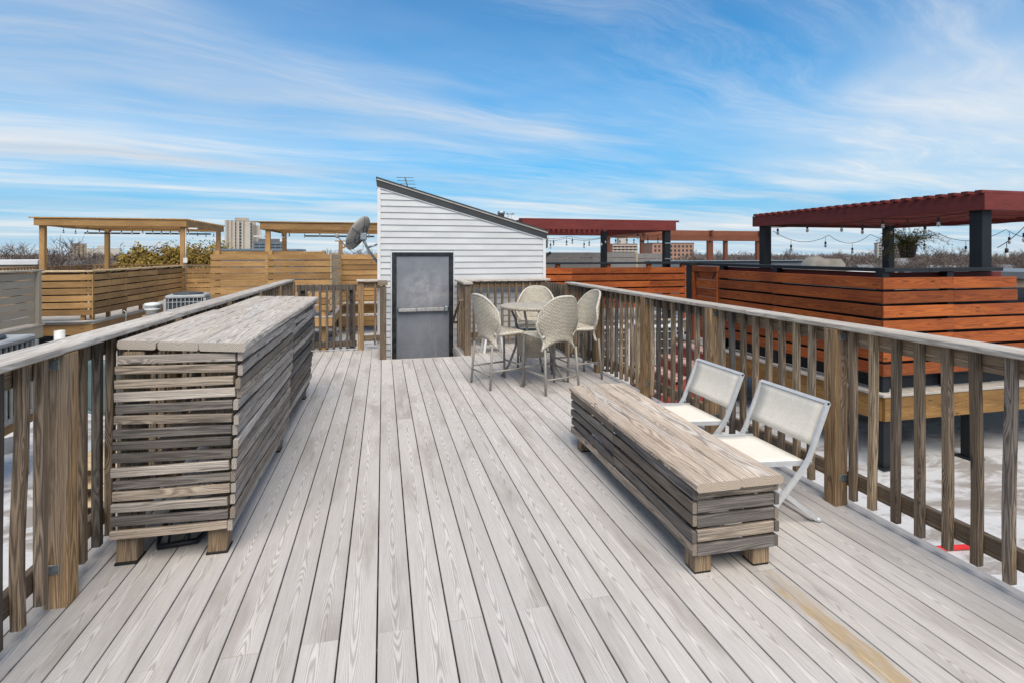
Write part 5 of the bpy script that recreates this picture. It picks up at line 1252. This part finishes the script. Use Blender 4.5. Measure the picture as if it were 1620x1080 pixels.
# ---- trees
def bare_tree_mesh(seed, height, spread, levels=5):
    r_ = random.Random(seed); tv, tf_, cv, cf = [], [], [], []
    def branch(p, d, ln, rad, lv):
        pts = [p]; dd = d.copy(); n = 3
        for i in range(n):
            dd = (dd + Vector((r_.uniform(-.22, .22), r_.uniform(-.22, .22), r_.uniform(-.08, .14)))).normalized(); pts.append(pts[-1] + dd * ln / n)
        v, f = tube_geo(pts, rad, 5 if lv < 2 else 3, False, [rad * (1 - .45 * i / n) for i in range(n + 1)])
        V, Fc = (tv, tf_) if lv < 2 else (cv, cf)
        o_ = len(V); V.extend(v); Fc.extend([tuple(i + o_ for i in q_) for q_ in f])
        if lv >= levels: return
        for k in range(r_.choice((3, 3, 4)) if lv < levels - 1 else r_.choice((2, 3))):
            f_ = r_.uniform(.45, 1.0) if k else 1.0; q0 = pts[-1] if f_ > .9 else pts[1 if f_ < .6 else 2]
            ax = Vector((r_.uniform(-1, 1), r_.uniform(-1, 1), r_.uniform(-.2, .5))).normalized()
            nd = (dd * (1 - spread) + ax * spread).normalized()
            branch(q0, nd, ln * r_.uniform(.60, .82), max(rad * .58, .022), lv + 1)
    branch(Vector((0, 0, 0)), Vector((0, 0, 1)), height * .30, height * .022, 0)
    zmax = max(v_[2] for v_ in cv); kk = height / zmax
    tv = [(a * kk, b * kk, c * kk) for a, b, c in tv]; cv = [(a * kk, b * kk, c * kk) for a, b, c in cv]
    out_ = []
    for nm, V, Fc, m in (('trunk', tv, tf_, 'bark'), ('crown', cv, cf, 'twig')):
        me = bpy.data.meshes.new(nm); me.from_pydata(V, [], Fc); me.update(); me.materials.append(M[m]); out_.append(me)
    return out_
BT_ = [bare_tree_mesh(s, 12.5, .50, 6) for s in (2, 5, 9, 14)]
def bare_tree(label, x, y, k, sc=1., group='bare trees beyond the roofs'):
    t = thing('bare_tree', label, 'tree', (x, y, GZ), rnd.uniform(0, 6.28), group + (' left of the shed' if x < 0 else ' right of the shed'))
    t.scale = (sc, sc, sc)
    for nm, me in zip(('trunk', 'crown'), BT_[k]):
        o = bpy.data.objects.new(nm, me); COL.objects.link(o); o.parent = t
    return t
bare_tree('dark spreading bare tree between the posts of the far left pergola', -35.5, 70.5, 3, 1.18)
bare_tree('bare tree above the tan brick parapet at the far left edge', -79, 140, 1, 1.25)
bare_tree('second bare tree above the tan brick parapet at the far left', -70, 131, 2, 1.2)
for k in range(150):
    a = rnd.choice((rnd.uniform(-.98, -.56), rnd.uniform(-.48, -.26), rnd.uniform(.33, .60), rnd.uniform(.58, .99), rnd.uniform(.58, .99))); zc = 90 * (420 / 90) ** rnd.random()
    x, y = (a * math.cos(YAW) + math.sin(YAW)) * zc, (math.cos(YAW) - a * math.sin(YAW)) * zc
    bare_tree(f"leafless tree on the skyline {'left' if x < 0 else 'right'} of the white shed", x, y, rnd.randrange(4), rnd.uniform(.9, 1.2))
def leafy(label, x, y, h, rx, seed, m, nclump=60, nleaf=70, droop=.25, group='autumn trees behind the left pergola', ls=.16):
    r_ = random.Random(seed)
    t = thing('autumn_tree', label, 'tree', (x, y, GZ), 0, group); FR[0] = WM[t.name].copy()
    tips = []; V, Fc = [], []
    for k in range(nclump):
        a = r_.uniform(0, 6.28); rr2 = rx * math.sqrt(r_.random()); zz = h * (.55 + .43 * r_.random() * (1 - .45 * (rr2 / rx) ** 2))
        tips.append(Vector((rr2 * math.cos(a), rr2 * math.sin(a), zz)))
    for tpt in tips:
        mid = Vector((tpt.x * .35, tpt.y * .35, tpt.z * .62)); v, f = tube_geo([Vector((0, 0, h * .18)), mid, tpt], .1, 4, False, [.16, .07, .02])
        o_ = len(V); V.extend(v); Fc.extend([tuple(i + o_ for i in q_) for q_ in f])
    v, f = tube_geo([Vector((0, 0, 0)), Vector((.1, 0, h * .2)), Vector((0, .1, h * .45))], .4, 8, False, [.42, .32, .2]); o_ = len(V); V.extend(v); Fc.extend([tuple(i + o_ for i in q_) for q_ in f])
    mesh_obj('trunk', t, V, Fc, 'bark')
    V, Fc = [], []
    for tpt in tips:
        cr = r_.uniform(.5, 1.05)
        for k in range(nleaf):
            p = tpt + Vector((r_.gauss(0, cr * .55), r_.gauss(0, cr * .55), r_.gauss(0, cr * .45) - droop * r_.random()))
            a1 = Vector((r_.uniform(-1, 1), r_.uniform(-1, 1), r_.uniform(-1, 1))).normalized() * ls * r_.uniform(.6, 1.3); a2 = a1.cross(Vector((r_.uniform(-1, 1), r_.uniform(-1, 1), r_.uniform(-1, 1)))).normalized() * ls * .5
            o_ = len(V); V += [tuple(p - a1), tuple(p + a2), tuple(p + a1), tuple(p - a2)]; Fc.append((o_, o_ + 1, o_ + 2, o_ + 3))
    mesh_obj('crown', t, V, Fc, m); FR[0] = Matrix.Identity(4)
    return t
leafy('large golden autumn tree in the middle behind the left pergola', -21.0, 62, 14.1, 3.4, 1, 'gold_leaf', 130, 170, ls=.17)
leafy('golden autumn tree at the left of the clump behind the left pergola', -25.6, 66, 13.4, 3.2, 2, 'gold_leaf', 110, 170, ls=.17)
leafy('thinning golden tree at the right of the clump by the grey tower', -17.6, 63, 13.9, 3.0, 3, 'gold_leaf', 130, 110, ls=.15)
leafy('olive autumn tree low at the left of the golden clump', -33, 84, 11.6, 4.4, 4, 'olive_leaf', 90, 110, ls=.14)
leafy('olive shrubby tree beside the dark bare tree', -40, 88, 11.3, 4.4, 5, 'olive_leaf', 90, 110, ls=.14)
leafy('tan leaved tree between the pergola post and the golden clump', -29, 92, 11.8, 4.0, 7, 'olive_leaf', 90, 90, ls=.14)
leafy('brown-gold shrubby tree behind the beige covered grill', 58, 62, 12.0, 2.6, 6, 'gold_leaf', 60, 80, ls=.13)
# far wood: bare crowns that read as one brown mass
V, Fc = [], []; wr = random.Random(77)
for k in range(2600):
    a = wr.uniform(-1.05, 1.05); zc = 170 * (1500 / 170) ** wr.random()
    x, y = (a * math.cos(YAW) + math.sin(YAW)) * zc, (math.cos(YAW) - a * math.sin(YAW)) * zc
    h = wr.uniform(8.5, 12.8) if zc < 600 else wr.uniform(10, 15); rw = wr.uniform(3.0, 6.0)
    for j in range(52):
        th, ph = wr.uniform(0, 6.28), wr.uniform(-.25, 1.5)
        rad = wr.uniform(.55, 1.05)
        tip_ = Vector((x + math.cos(th) * math.cos(ph) * rw * rad, y + math.sin(th) * math.cos(ph) * rw * rad, GZ + h * (.55 + .45 * math.sin(ph) * rad)))
        base = tip_ + Vector((wr.uniform(-.25, .25) * rw - math.cos(th) * .25 * rw, wr.uniform(-.25, .25) * rw - math.sin(th) * .25 * rw, -h * wr.uniform(.05, .16)))
        s_ = Vector((wr.uniform(-1, 1), wr.uniform(-1, 1), wr.uniform(-1, 1))).normalized() * rw * wr.uniform(.02, .10)
        o_ = len(V); V += [tuple(base - s_), tuple(base + s_), tuple(tip_)]; Fc.append((o_, o_ + 1, o_ + 2))
fw = mesh_obj('far_woods', None, V, Fc, 'far_twig'); tag(fw, 'brown mass of bare trees along the horizon', 'trees', kind='stuff')
